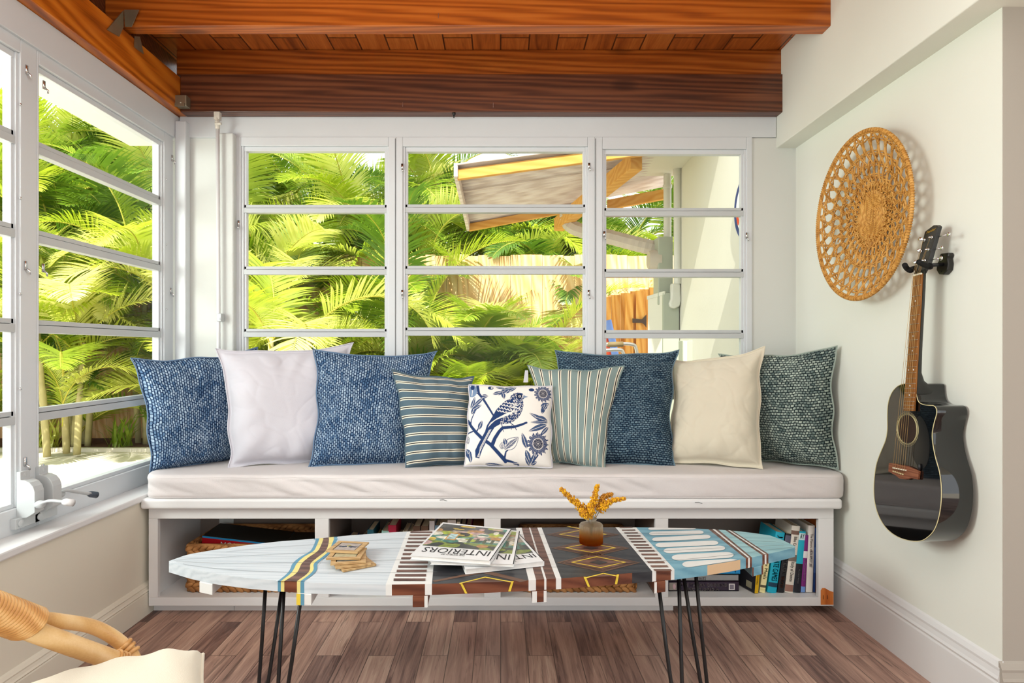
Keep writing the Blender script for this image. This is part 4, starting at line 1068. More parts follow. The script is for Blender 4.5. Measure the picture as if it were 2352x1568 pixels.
# ================================================================ woven wall tray
M_cane = wood('honey_cane', rgb(138, 88, 30), rgb(196, 140, 62), rgb(220, 172, 96), 2, 6, 6, .5, .35, knots=False)
def wall_tray():
    # centre and radius from the photo: near edge x=2097, far edge x=1877, height 310..683
    d = .085; X0 = XR-d
    yc = (X0*F/(1877-CX)+X0*F/(2097-CX))/2; Rr = abs(X0*F/(1877-CX)-X0*F/(2097-CX))/2; zc = P(0, 497, yc).z
    Rz = .5*(683-310)*yc/F; Rr = (Rr+Rz)/2
    root = thing('woven_wall_tray', (XR-.04, yc, zc-Rr), 'round honey coloured cane tray with open lattice hanging on the right wall', 'wall tray')
    def pt(r, a, off=0):
        # shallow dish: the rim stands off the wall, the centre almost touches it
        dep = .030+(d-.030)*(r/Rr)**2.2
        return V(XR-dep-off, yc-r*math.cos(a), zc+r*math.sin(a))
    mb = MB()
    ring = lambda r, off=0, n=96: [pt(r, 2*PI*i/n, off) for i in range(n)]
    mb.tube(ring(Rr), .0065, 8, closed=True); mb.tube(ring(Rr-.009, .002), .0032, 6, closed=True)
    # binding coils on the rim
    for i in range(220):
        a = 2*PI*i/220; c = pt(Rr, a)
        t_ = (pt(Rr, a+.01)-c).normalized(); u_ = V(-1, 0, 0); v_ = t_.cross(u_)
        mb.tube([c+(u_*math.cos(k/8*2*PI)+v_*math.sin(k/8*2*PI))*.0070+t_*(.004*k/8) for k in range(8)], .0022, 4, closed=True)
    mb.build('rim', M_cane, root, smooth=True)
    mb = MB(); N = 34; r_in = Rr*.25
    radii = [Rr*k for k in (.33, .43, .55, .68, .83, .99)]
    # double rings
    rmid = [lerp(a_, b_, .5) for a_, b_ in zip([r_in]+radii[:-1], radii)]
    for k, r in enumerate(rmid):
        for dr in (-.0045, .0045):
            n = 136; pts = [pt(r+dr+.0016*math.sin(i*2*PI*N/n*1.0+dr*700), 2*PI*i/n, .003*math.sin(2*PI*i*N/n+(0 if dr > 0 else PI))) for i in range(n)]
            mb.tube(pts, .0031, 5, closed=True)
    # crossing diagonals between the rings in both directions, in pairs
    for i in range(N):
        a0 = 2*PI*i/N
        for s in (1, -1):
            for dp in (-1, 1):
                pts = []; rs = [r_in]+radii; M_ = 36
                for j in range(M_+1):
                    t = j/M_; r = lerp(r_in, Rr-.006, t); seg = interp(rs, list(range(len(rs))), r)
                    a = a0+s*(2*PI/N)*.5*seg+dp*.0034/r
                    pts.append(pt(r, a, .003*math.sin(seg*PI+(0 if s > 0 else PI))))
                mb.tube(pts, .0029, 5)
        # radial pair at half step
        for dp in (-1, 1):
            pass
    rr = random.Random(5)
    for i in range(150):                       # short raised weavers giving the rough tangle of cane
        r = r_in+(Rr-r_in)*rr.random()**1.6*.6; a = rr.uniform(0, 2*PI); L = rr.uniform(.015, .03); sl = rr.choice((-1, 1))*rr.uniform(.4, 1.2)
        pts = [pt(r+L*math.cos(sl)*(k-1)*.5, a+L*math.sin(sl)*(k-1)*.5/r, .004+.003*(1-abs(k-1))) for k in range(3)]
        mb.tube(pts, .0028, 5)
    mb.build('lattice', M_cane, root, smooth=True)
    mb = MB(); pts = []; turns = 13; n = 13*44
    for i in range(n):
        t = i/n; r = .003+(r_in+.004)*t; a = 2*PI*turns*t
        pts.append(pt(r, a, .002+.0022*math.sin(i*PI*.5+turns*t)))
    mb.tube(pts, [.0048]*len(pts), 5); mb.build('coiled_centre', M_cane, root, smooth=True)
wall_tray()

# ================================================================ guitar on its wall hanger
M_gloss = NT('black_gloss_lacquer'); M_gloss.base(rgb(9, 9, 10), .06, .5); M_gloss.b.inputs['Coat Weight'].default_value = .6; M_gloss.b.inputs['Coat Roughness'].default_value = .03; M_gloss = M_gloss.m
M_satin = paint('black_satin_neck', rgb(30, 29, 26), .35, .5)
M_fret = wood('rosewood_fingerboard', rgb(96, 56, 24), rgb(138, 88, 42), rgb(158, 108, 58), 2, 20, 3, .6, .2, knots=False)
M_bridge = wood('rosewood_bridge', rgb(86, 44, 26), rgb(124, 72, 48), rgb(146, 92, 64), 1, 20, 3, .5, .3, knots=False)
M_cream = paint('cream_binding', rgb(206, 196, 150), .4)
M_gold_l = paint('gold_logo', rgb(214, 170, 52), .35, metal=.3)
M_string = paint('bronze_string', rgb(150, 122, 76), .4, .5, metal=.6)
M_holein = paint('soundhole_dark', rgb(44, 26, 16), .8)
g = thing('acoustic_guitar', (1.42, 2.1, .68), 'glossy black cutaway acoustic guitar hanging on the right wall by its headstock', 'guitar')
def xs(z): return 1.366+.030*(z-.70)/.6        # soundboard plane, leaning slightly with height
def G(px, py, off=0):
    """photo point on the soundboard plane, off = distance towards the room"""
    X = xs(1.0)
    for _ in range(6):
        Y = X*F/(px-CX); z = H-(py-CY)*Y/F; X = xs(z)-off
    return V(X, X*F/(px-CX), H-(py-CY)*X*F/(px-CX)/F)
bodypx = [(2079, 880), (2062, 886), (2048, 902), (2040, 926), (2038, 955), (2038, 985), (2034, 1010), (2024, 1035), (2014, 1062), (2009, 1090), (2007, 1122), (2009, 1152), (2017, 1182), (2033, 1210), (2056, 1230), (2084, 1241), (2112, 1243), (2130, 1235), (2146, 1218), (2156, 1192), (2162, 1158), (2163, 1120), (2159, 1085), (2150, 1052), (2144, 1022), (2142, 996), (2146, 972), (2152, 950), (2151, 937), (2145, 931), (2134, 930), (2121, 928), (2111, 922), (2106, 908), (2105, 890), (2103, 881)]
front_o = smooth_path([G(*p) for p in bodypx], 4, closed=True)
mb = MB(); n = len(front_o); cen = sum(front_o, V(0, 0, 0))/n; dpt = .100
def backp(p):
    q = V(min(p.x+dpt, XR-.006), p.y, p.z); return q
rings = []
def inset(L, k): return [p+(cen-p).normalized()*k for p in L]
rings.append(inset(front_o, .002)); f1 = [p+V(.002, 0, 0) for p in front_o]; rings.append(f1)
rings.append([lerp(p, backp(p), .33) for p in front_o]); rings.append([lerp(p, backp(p), .66) for p in front_o])
rings.append([backp(p)-V(.003, 0, 0) for p in front_o]); rings.append(inset([backp(p) for p in front_o], .003))
vs = [p for r in rings for p in r]; fs = []
for i in range(len(rings)-1):
    for k in range(n): fs.append((i*n+k, i*n+(k+1) % n, (i+1)*n+(k+1) % n, (i+1)*n+k))
o = len(vs); fs.append(tuple(range(n))); fs.append(tuple((len(rings)-1)*n+k for k in range(n))[::-1])
mb.add(vs, fs); body = mb.build('body', M_gloss, g, smooth=True, angle=35)
mb = MB(); mb.tube([p+V(-.0005, 0, 0) for p in inset(front_o, .001)], .0013, 5, closed=True); mb.build('binding', M_cream, body)
# soundhole and rosette
hc = G(2084, 985); ry = (G(2110, 985)-G(2061, 985)).length/2; ry = .049; 
nx = V(-1, 0, 0)
def disc_pts(c, r, k=48): return [V(0, 0, 0)+c+V(.0, r*math.cos(2*PI*i/k), r*math.sin(2*PI*i/k)) for i in range(k)]
def onb(p, off): return V(xs(p.z)-off, p.y, p.z)
mb = MB(); mb.add([onb(p, .0006) for p in disc_pts(hc, .046)], [tuple(range(48))]); mb.build('soundhole', M_holein, body)
mb = MB()
for r, t in ((.050, .0016), (.0535, .0009), (.058, .0007)): mb.tube([onb(p, .0006) for p in disc_pts(hc, r)], t, 4, closed=True, flat=.5)
mb.build('rosette', M_cream, body)
mb = MB(); pg = smooth_path([G(2108, 958), G(2124, 968), G(2134, 1000), G(2135, 1040), G(2128, 1068), G(2114, 1076), G(2098, 1052), G(2096, 1028)], 5, True)
mb.add([onb(p, .0005) for p in pg], [tuple(range(len(pg)))])
mb.build('pickguard', paint('pickguard_black', rgb(15, 15, 16), .16, .5), body); 
# bridge, saddle, pins
br = [G(*p) for p in ((2047, 1063), (2058, 1064), (2090, 1070), (2113, 1080), (2116, 1082), (2114, 1101), (2098, 1098), (2088, 1101), (2072, 1099), (2060, 1090), (2046, 1083))]
mb = MB(); mb.prism([onb(p, .0005) for p in br], (-.009, 0, 0)); bo = mb.build('bridge', M_bridge, body, bevel=.002)
mb = MB(); a = onb(G(2058, 1074), .011); b = onb(G(2089, 1080), .011); mb.tube([a, b], .0022, 6); mb.build('saddle', paint('bone', rgb(236, 230, 208), .4), bo)
for k in range(6):
    mb = MB(); p = onb(G(lerp(2059, 2081, k/5), lerp(1082, 1089, k/5)), .0105); mb.ellipsoid(p, (V(.0025, 0, 0), V(0, .003, 0), V(0, 0, .003)), n=8, m=5); mb.build('bridge_pin', M_cream, bo)
# neck and fingerboard: a straight line from the soundhole up to the nut
N0l, N0r = G(2075, 943, .010), G(2099, 944, .010)     # fingerboard foot at the soundhole
N1l, N1r = G(2097, 633, .010), G(2117, 628, .010)     # nut
mb = MB(); th = V(.006, 0, 0)
mb.hexa([N0l+th, N0r+th, N1r+th, N1l+th, N0l, N0r, N1r, N1l]); fb = mb.build('fingerboard', M_fret, g, bevel=.0008)
for i in range(1, 21):
    mb = MB(); t = 1-(2**(-i/12))*1.0; t = t/(1-2**(-20.6/12)); 
    a = lerp(N1l, N0l, t)+V(-.0008, 0, 0); b = lerp(N1r, N0r, t)+V(-.0008, 0, 0); mb.tube([a, b], .0009, 5); mb.build('fret', M_chrome, fb)
for i, two in ((3, 0), (5, 0), (7, 0), (9, 0), (12, 1), (15, 0), (17, 0)):
    t = lambda k: (1-2**(-k/12))/(1-2**(-20.6/12)); tm = (t(i)+t(i-1))/2
    for f in ((.25, .75) if two else (.5,)):
        mb = MB(); c = lerp(lerp(N1l, N0l, tm), lerp(N1r, N0r, tm), f)+V(-.0006, 0, 0); mb.lathe([(.0028, 0), (.0026, .0005), (0, .0006)], c, 10, M=Matrix.Rotation(-PI/2, 3, 'Y')); mb.build('inlay_dot', M_magw, fb)
mb = MB(); q = V(.0065, 0, 0)
def nsec(t, dep, wd=1.0):
    l = lerp(N1l, N0l, t)+q; r = lerp(N1r, N0r, t)+q; m_ = (l+r)/2; hw = (r-l)/2*wd
    return [m_+hw*math.cos(a)+V(dep*math.sin(a), 0, 0) for a in [PI*k/8 for k in range(9)]]
secs = [(-.03, .014, .98), (.0, .017, 1), (.1, .019, 1), (.55, .021, 1), (.72, .024, 1), (.78, .036, 1), (.82, .062, 1), (.86, .086, 1), (.875, .086, 1)]
vs = []; fs = []
for t, dp, wd in secs: vs += nsec(t, dp, wd)
for i in range(len(secs)-1):
    for k in range(8): fs.append((i*9+k, i*9+k+1, (i+1)*9+k+1, (i+1)*9+k))
    fs.append((i*9+8, i*9, (i+1)*9, (i+1)*9+8))
fs.append(tuple(range(9))); fs.append(tuple((len(secs)-1)*9+k for k in range(9))[::-1])
mb.add(vs, fs); neck = mb.build('neck', M_satin, g, smooth=True, angle=40)
mb = MB(); mb.box(-.5, .5, -.5, .5, 0, 1); mb = MB(); a = N1l+V(-.001, 0, 0); b = N1r+V(-.001, 0, 0); mb.tube([a, b], .0032, 6); mb.build('nut', paint('nut_bone', rgb(236, 230, 208), .4), neck)
# headstock, tilted back from the nut
def HS(px, py, off=0):
    X = 1.375; hz = (N1l.z+N1r.z)/2; hx = (N1l.x+N1r.x)/2+.008
    for _ in range(8):
        Y = X*F/(px-CX); z = H-(py-CY)*Y/F; X = hx+.20*max(0, z-hz)-off
    Y = X*F/(px-CX); return V(X, Y, H-(py-CY)*Y/F)
hp = [(2099, 630), (2105, 610), (2110, 590), (2124, 532), (2144, 517), (2150, 517), (2154, 521), (2130, 607), (2122, 620), (2117, 629)]
mb = MB(); mb.prism([HS(*p) for p in hp], (.014, -.002, 0)); hs = mb.build('headstock', M_satin, g, bevel=.0015)
mb = MB(); A_ = HS(2128, 537, .0008); B_ = HS(2148, 528, .0008); rt = (B_-A_); upv = (HS(2130, 528)-HS(2128, 537)); 
text_on(mb, 'Fender', A_, rt, (upv-rt.normalized()*upv.dot(rt.normalized())), rt.length, .0085, shear=.35, bold=.0003); mb.build('logo', M_gold_l, hs, recalc=False)
pegs = [((2124, 551), (2112, 549)), ((2116, 577), (2110, 576)), ((2109, 600), (2102, 602)), ((2141, 545), (2178, 537)), ((2133, 573), (2160, 569)), ((2125, 598), (2160, 592))]
for i, (a, b) in enumerate(pegs):
    mb = MB(); c = HS(*a); mb.tube([c+V(.002, 0, 0), c+V(-.012, 0, 0)], .0028, 8); mb.lathe([(.0058, 0), (.0058, .0015), (.003, .002)], c+V(-.0008, 0, 0), 12, M=Matrix.Rotation(-PI/2, 3, 'Y'))
    bb_ = HS(*b)+V(.016, 0, 0)*(0 if i < 3 else .5); dirv = (bb_-(c+V(.012, 0, 0)))
    e0 = c+V(.012, 0, 0); e1 = e0+dirv*.72
    mb.tube([e0, e1], .0022, 6); s = dirv.normalized(); u_ = s.cross(V(1, 0, 0)).normalized()
    mb.ellipsoid(e0+dirv*.86, (s*.0095, u_*.0075, V(.0035, 0, 0)), n=10, m=6)
    mb.build('tuning_peg', M_chrome, hs, smooth=True)
for k in range(6):
    mb = MB(); f = .10+.8*k/5; pn = HS(*pegs[(2, 1, 0, 3, 4, 5)[k]][0])+V(-.006, 0, 0)
    s0 = onb(G(lerp(2059, 2081, k/5), lerp(1082, 1089, k/5)), .011); s1 = onb(G(lerp(2060, 2087, k/5), lerp(1073.5, 1079, k/5)), .0135)
    nt = lerp(N1l, N1r, f)+V(-.0042, 0, 0); mb.tube([s0, s1, nt, pn], .0006, 5, mi=0); mb.build('string', M_string, g)
mb = MB(); p = G(2110, 1075, .003); mb.ellipsoid(p+V(0, -.004, .004), (V(.005, 0, 0), V(0, .006, 0), V(0, 0, .012)), n=8, m=6); mb.build('pickup_switch', M_black, body, smooth=True)
# hanger
hg = thing('guitar_hanger', (1.47, 2.0, 1.3), 'black padded two-armed wall hanger carrying the guitar by its headstock', 'hanger')
mb = MB(); X = XR-.020
pl = [PX(px, py, X) for px, py in ((2157, 588), (2160, 582), (2177, 580), (2179, 586), (2176, 594), (2178, 605), (2176, 620), (2166, 631), (2156, 630), (2150, 620), (2151, 606), (2156, 598))]
mb.prism(pl, (.0195, 0, 0)); mb.build('wall_plate', M_satin, hg, bevel=.003)
for px, py in ((2163, 588), (2161, 623)): mb = MB(); mb.lathe([(.004, 0), (.004, .001), (0, .001)], PX(px, py, X-.0005), 12, M=Matrix.Rotation(-PI/2, 3, 'Y')); mb.build('screw', M_black, hg)
M_pad = paint('black_foam_pad', rgb(26, 26, 26), .75, .2)
bY = HS(2125, 615)
stem0 = PX(2166, 607, XR-.02); stem1 = V(1.415, stem0.y-.0, stem0.z-.003)
mb = MB(); mb.tube([stem0, stem1], .006, 10); mb.build('stem', M_black, hg, smooth=True)
hx_ = bY.x
near = smooth_path([V(1.425, stem0.y+.012, stem0.z), V(1.400, P(2135, 0, 1.40*F/(2135-CX)).y, stem0.z-.008), G(2128, 614, .0)+V(.006, -.008, 0), G(2118, 607, .030)+V(0, -.004, 0), G(2110, 601, .052)], 5)
mb = MB(); mb.tube(near, .0085, 12); mb.build('arm', M_pad, hg, smooth=True)
f0 = V(1.425, stem0.y+.012, stem0.z)
far = smooth_path([f0, G(2105, 615, -.02)+V(0, .02, 0), G(2094, 621, .018)+V(0, .006, 0), G(2084, 615, .035)+V(0, .004, 0), G(2078, 608, .052)], 5)
mb = MB(); mb.tube(far, .0085, 12); mb.build('arm', M_pad, hg, smooth=True)

# ================================================================ rattan chair and its cushion (only an arm shows)
M_rattan = wood('pale_rattan', rgb(192, 142, 84), rgb(220, 180, 122), rgb(234, 202, 152), 0, 5, 2, .35, .4, knots=False)
M_wrap = wood('rattan_wrapping', rgb(176, 120, 62), rgb(206, 154, 92), rgb(226, 184, 126), 0, 5, 3, .35, .4, knots=False)
ch = thing('rattan_armchair', (-1.1, .95, 0), 'pale rattan armchair with wrapped arm in the lower left corner', 'armchair')
def pole(path, r, name='arm_pole', mat=M_rattan, parent=ch):
    mb = MB(); mb.tube(smooth_path(path, 6), r, 14); return mb.build(name, mat, parent, smooth=True)
main = [P(-240, 1350, 1.02), P(-60, 1398, 1.12), P(60, 1443, 1.20), P(160, 1480, 1.26), P(260, 1516, 1.32), P(330, 1552, 1.36), P(350, 1640, 1.38)]
ap = pole(main, .0195)
side = [P(-60, 1398, 1.14), P(60, 1417, 1.225), P(140, 1426, 1.29), P(210, 1438, 1.35), P(262, 1464, 1.38), P(300, 1500, 1.39), P(318, 1540, 1.38)]
pole(side, [.0145]*37)
def coil(mb, path, t0, t1, n, ra, rb, wire, tilt=0):
    L = smooth_path(path, 12); m = len(L)-1
    for k in range(n):
        t = lerp(t0, t1, k/(n-1)); i = min(m-1, int(t*m)); c = lerp(L[i], L[i+1], t*m-i); d = (L[i+1]-L[i]).normalized()
        u = V(0, 0, 1); u = (u-d*u.dot(d)).normalized(); v = d.cross(u)
        mb.tube([c+u*rb*math.sin(2*PI*q/20)+v*ra*math.cos(2*PI*q/20)+d*tilt*math.sin(2*PI*q/20) for q in range(20)], wire, 6, closed=True)
mb = MB(); wp = [P(-150, 1362, 1.06), P(-30, 1398, 1.145), P(62, 1430, 1.21)]
coil(mb, wp, 0, 1, 27, .041, .030, .0048, .008); mb.tube(smooth_path(wp, 6), .026, 16)
mb.build('wrapping', M_wrap, ch, smooth=True)
mb = MB(); coil(mb, [P(284, 1483, 1.388), P(300, 1500, 1.39), P(310, 1517, 1.385)], 0, .5, 3, .0165, .0165, .0045); mb.build('binding', M_wrap, ch, smooth=True)
mb = MB(); coil(mb, [P(250, 1517, 1.315), P(275, 1527, 1.33)], .3, 1, 3, .0245, .0245, .0032, .004); mb.build('binding', M_wrap, ch, smooth=True)
# the rest of the chair below and outside the frame
for p in ([P(350, 1640, 1.38), V(-.83, 1.36, .2), V(-.85, 1.37, 0)], [P(-240, 1380, 1.02), V(-1.2, .62, .5), V(-1.22, .58, 0)], [V(-.25, 1.28, .34), V(-.24, 1.3, 0)], [V(-.45, .45, .34), V(-.44, .43, 0)]):
    pole(p, .02, 'leg')
pole([V(-.8, 1.33, .33), V(-.25, 1.27, .33)], .018, 'seat_rail'); pole([V(-1.17, .62, .33), V(-.45, .46, .33)], .018, 'seat_rail'); pole([V(-.8, 1.33, .33), V(-1.17, .62, .33)], .018, 'seat_rail'); pole([V(-.25, 1.27, .33), V(-.45, .46, .33)], .018, 'seat_rail')
M_cc = fabric('cream_canvas', rgb(216, 209, 192), .9, .2, .02, .3)
pc = [P(140, 1575, 1.10), P(466, 1498, 1.19), P(600, 2060, .98), P(60, 2300, .86)]
def chair_pad():
    tr = P(468, 1502, 1.20); tl = P(150, 1530, 1.24)
    C = [P(40, 1607, 1.22), P(466, 1503, 1.20), V(-.28, .70, .50), V(-.86, .62, .44)]
    TL, TR, BR, BL = C
    mb = MB(); n = 40
    def sh(side):
        def f(a, b):
            u, v = 2*a-1, 2*b-1
            uu = u*(1-.07*(1-v**4)*abs(u)**1.5); vv = v*(1-.07*(1-u**4)*abs(v)**1.5); a2, b2 = (uu+1)/2, (vv+1)/2
            p = TL*(1-a2)*b2+TR*a2*b2+BR*a2*(1-b2)+BL*(1-a2)*(1-b2)
            h = ((1-abs(u)**2.6)*(1-abs(v)**2.6))**.36 if abs(u) < 1 and abs(v) < 1 else 0
            fold = .007*math.sin(a*27+b*5)*max(0, v)**3*a*(1-abs(u)**6)*min(1, h*2)
            return p+V(0, 0, side*(.068+.02*b)*h+fold*(1 if side > 0 else 0))
        return f
    mb.grid(sh(1), n, n); mb.grid(sh(-1), n, n, flip=True)
    o = mb.build('chair_cushion', M_cc, smooth=True)
    f = sh(0); e = [f(i/30, 1) for i in range(30)]+[f(1, 1-i/30) for i in range(30)]+[f(1-i/30, 0) for i in range(30)]+[f(0, i/30) for i in range(30)]
    MB().tube(e, .004, 6, closed=True).build('piping', M_cc, o, smooth=True)
    tag(o, 'cream canvas cushion lying in the rattan armchair', 'cushion')
chair_pad()
# ================================================================ braided storage baskets in the cubbies
M_braid = wood('water_hyacinth_braid', rgb(92, 56, 28), rgb(154, 104, 58), rgb(190, 138, 84), 0, 3, 4, .7, .25, knots=False)
def basket(label, x0, x1, y0, y1, z0, z1):
    root = thing('braided_basket', ((x0+x1)/2, (y0+y1)/2, z0), label, 'basket', 'braided baskets in the bench')
    t = .012
    def wall(a, b, nrm, nm):
        a = Vector(a); b = Vector(b); nrm = Vector(nrm); L = (b-a).length; ux = (b-a).normalized(); mb = MB()
        mb.hexa([a-nrm*.004, b-nrm*.004, b+nrm*.004, a+nrm*.004]+[q+V(0, 0, z1-z0-.006) for q in (a-nrm*.004, b-nrm*.004, b+nrm*.004, a+nrm*.004)])
        rows = max(4, int((z1-z0)/.036)); hr = (z1-z0)/rows; step = .030; n = int(L/step)
        for r in range(rows):
            for k in range(n):
                for s in (1, -1):
                    for sd in (1, -1):
                        c = a+ux*((k+.5)*L/n+(-.004 if s > 0 else .004))+V(0, 0, (r+.5)*hr+s*hr*.25)+nrm*sd*.006
                        e = c.z; d1 = (ux*.86+V(0, 0, s*.52)).normalized(); d2 = nrm.cross(d1)
                        mb.ellipsoid(c, (d1*.023, d2*hr*.27, nrm*.007), n=7, m=5)
        return mb.build(nm, M_braid, root, smooth=True)
    wall((x0, y0, z0), (x1, y0, z0), (0, -1, 0), 'front_wall'); wall((x0, y1, z0), (x1, y1, z0), (0, 1, 0), 'back_wall')
    wall((x0, y0, z0), (x0, y1, z0), (-1, 0, 0), 'side_wall'); wall((x1, y0, z0), (x1, y1, z0), (1, 0, 0), 'side_wall')
    MB().box(x0, x1, y0, y1, z0, z0+.008).build('base', M_braid, root)
    mb = MB(); e = [V(x0, y0, z1), V(x1, y0, z1), V(x1, y1, z1), V(x0, y1, z1)]; pts = []
    for i in range(4): pts += [lerp(e[i], e[(i+1) % 4], k/12) for k in range(12)]
    mb.tube(pts, .009, 7, closed=True); mb.tube([p+V(0, 0, z0-z1+.006) for p in pts], .006, 6, closed=True); mb.build('rim', M_braid, root, smooth=True)
ZSH = zb2+.001
basket('braided wicker basket in the leftmost cubby, holding a red game box', (429-CX)*2.76/F, -.772, 2.77, 3.09, ZSH, .274)
basket('braided wicker basket in the third cubby behind the painted table', .098, .588, 2.77, 3.08, ZSH, .276)
# game box in the left basket
M_red = paint('game_box_red', rgb(196, 24, 40), .35); M_cy = paint('game_box_blue', rgb(40, 150, 214), .35); M_dk = paint('dark_book_cloth', rgb(36, 34, 30), .6)
gb = thing('board_game_box', (-1.2, 2.9, .24), 'red and blue board game box lying in the leftmost basket', 'game box')
A = P(464, 1255, 2.82); B = P(590, 1268, 2.82); A.z = B.z = .235
M = Matrix.Translation((P(462, 0, 2.86).x, 2.86, .243)) @ Matrix.Rotation(.13, 4, 'Y') @ Matrix.Rotation(.05, 4, 'Z')
MB().box(0, .36, 0, .2, 0, .04, 0, M).build('box_base', M_red, gb, bevel=.001)
MB().box(-.001, .361, -.001, .201, .0402, .048, 0, M).build('lid', M_cy, gb, bevel=.001); MB().box(.001, .359, .001, .199, .048, .0495, 0, M).build('lid_picture', M_dk, gb)
mb = MB(); R3 = M.to_3x3(); text_on(mb, 'MONOPOLY', M @ V(.085, -.0022, .006), R3 @ V(1, 0, 0), R3 @ V(0, 0, 1), .2, .026); mb.build('title', M_magw, gb, recalc=False)
bk = thing('dark_book', (-1.0, 3.0, .2), 'dark flat book behind the game box in the leftmost basket', 'book')
MB().box(-1.22, -.84, 2.93, 3.07, .20, .24).build('pages', M_pages, bk); MB().box(-1.225, -.835, 2.925, 3.075, .24, .245).build('cover', M_dk, bk)

# ================================================================ books
def bmat(c, rough=.45): 
    k = 'book_%d_%d_%d' % c
    return MATS.get(k) or paint(k, rgb(*c), rough, .4, 0, var=.05, vscale=30)
M_page = paint('paper_edges', rgb(222, 208, 178), .85, .2, .0, var=.06, vscale=120)
def book(label, M, w, h, d, c, texts=(), group=None, bands=(), round_=.0, hollow=.003):
    """local frame: x across the spine, y into the shelf, z up; spine on y=0. texts: (string, colour, x0,x1 (fractions), z0,z1 (fractions), 'down'|'flat')"""
    loc = M @ V(w/2, d/2, 0); root = thing('book', loc, label, 'book', group)
    mat = bmat(c); b = .002
    mb = MB(); n = 8; rd = round_
    sp = [(w*(.5-.5*math.cos(PI*k/n)), -rd*math.sin(PI*k/n)) for k in range(n+1)]
    vs = [M @ V(x, y, z) for z in (0, h) for x, y in sp]+[M @ V(x, y+.0025, z) for z in (0, h) for x, y in sp]; m = n+1
    fs = [(k, k+1, m+k+1, m+k) for k in range(n)]+[(2*m+k, 2*m+k+1, 3*m+k+1, 3*m+k) for k in range(n)]+[(k, k+1, 2*m+k+1, 2*m+k) for k in range(n)]+[(m+k, m+k+1, 3*m+k+1, 3*m+k) for k in range(n)]
    mb.add(vs, fs); mb.box(0, b, 0, d, 0, h, 0, M); mb.box(w-b, w, 0, d, 0, h, 0, M)
    cov = mb.build('cover', mat, root, recalc=True)
    MB().box(b, w-b, .002, d-.003, hollow, h-hollow, 0, M).build('pages', M_page, root)
    Rm = M.to_3x3()
    for (z0, z1, bc) in bands:
        mb = MB(); mb.add([M @ V(x, y-.0004, z*h) for z in (z0, z1) for x, y in sp], [(k, k+1, m+k+1, m+k) for k in range(n)]); mb.build('spine_panel', bmat(bc), cov, recalc=False)
    for t in texts:
        s, tc, x0, x1, z0, z1 = t[:6]; mb = MB(); y = -rd-.0010
        if len(t) > 6 and t[6] == 'flat': text_on(mb, s, M @ V(x0*w, y, z0*h), Rm @ V(1, 0, 0), Rm @ V(0, 0, 1), (x1-x0)*w, (z1-z0)*h, bold=.0003)
        else: text_on(mb, s, M @ V(x0*w, y, z1*h), Rm @ V(0, 0, -1), Rm @ V(1, 0, 0), (z1-z0)*h, (x1-x0)*w, bold=.0003)
        mb.build('title', bmat(tc), cov, recalc=False)
    return root
def upright(px0, px1, Y, ztop_py, lean_px=0, z=None):
    """matrix and sizes for an upright book whose spine bottom spans px0..px1 at depth Y"""
    x0 = (px0-CX)*Y/F; w = (px1-px0)*Y/F; z = ZSH if z is None else z; h = H-(ztop_py-CY)*Y/F-z
    a = math.atan2(lean_px*Y/F, h)
    return Matrix.Translation((x0, Y, z)) @ Matrix.Rotation(a, 4, 'Y'), w, h/math.cos(a)
# -- right cubby: flat stack (spines to the front)
G4 = 'books in the right cubby'
def flat(label, px0, px1, py0, py1, Y, c, texts, d=.2, bands=(), rot=0):
    x0 = (px0-CX)*Y/F; x1 = (px1-CX)*Y/F; z0 = H-(py1-CY)*Y/F; z1 = H-(py0-CY)*Y/F
    # a flat book is an upright one laid on its side: local z runs along +x, local x runs up
    M = Matrix(((0, 0, 1, x0), (0, 1, 0, Y), (-1, 0, 0, z1), (0, 0, 0, 1)))
    M = Matrix.Translation((x0, Y, 0)) @ Matrix.Rotation(rot, 4, 'Z') @ Matrix.Translation((-x0, -Y, 0)) @ M
    return book(label, M, z1-z0, x1-x0, d, c, texts, G4, bands)
# text along a flat spine: 'down' text runs +x there (right = -local z = -x) so build it separately
def flat_text(root, txt, col_, px0, px1, py0, py1, Y):
    mb = MB(); o = P(px0, py1, Y-.0012); text_on(mb, txt, o, (1, 0, 0), (0, 0, 1), (px1-px0)*Y/F, (py1-py0)*Y/F, bold=.0004); mb.build('title', bmat(col_), root, recalc=False)
r = flat('thick dark purple cookery book, lowest of the flat stack', 1534, 1697, 1334.5, 1356.5, 2.775, (42, 26, 46), ())
flat_text(r, 'THE ITALIAN COOKING', (226, 216, 206), 1563, 1670, 1340, 1346.5, 2.775); flat_text(r, 'ENCYCLOPEDIA', (226, 216, 206), 1576, 1651, 1350, 1356, 2.775)
mb = MB(); a = P(1674, 1354.5, 2.7735); b = P(1687.5, 1340, 2.7735); mb.box(a.x, b.x, 2.7730, 2.7745, a.z, b.z, 0); mb.box(a.x+.004, b.x-.004, 2.7725, 2.774, a.z+.004, b.z-.004, 1); mb.build('emblem', [bmat((214, 208, 206)), bmat((120, 112, 124))], r)
mb = MB(); a = P(1537, 1355, 2.7735); b = P(1554, 1338, 2.7735); mb.box(a.x, b.x, 2.7730, 2.7745, a.z, b.z, 0); mb.ellipsoid(V((a.x+b.x)/2+.006, 2.773, (a.z+b.z)/2), (V(.007, 0, 0), V(0, 0, .013), V(0, -.001, 0)), 1); mb.build('spine_picture', [bmat((150, 140, 130)), bmat((196, 160, 166))], r)
r = flat('grey paperback in the middle of the flat stack', 1533, 1696, 1319, 1333.5, 2.78, (140, 140, 140), ())
flat_text(r, 'TASTE', (222, 222, 222), 1601, 1622, 1324.5, 1332, 2.78)
r = flat('bright blue book, topmost of the flat stack', 1560, 1700, 1301, 1318, 2.775, (28, 132, 190), ())
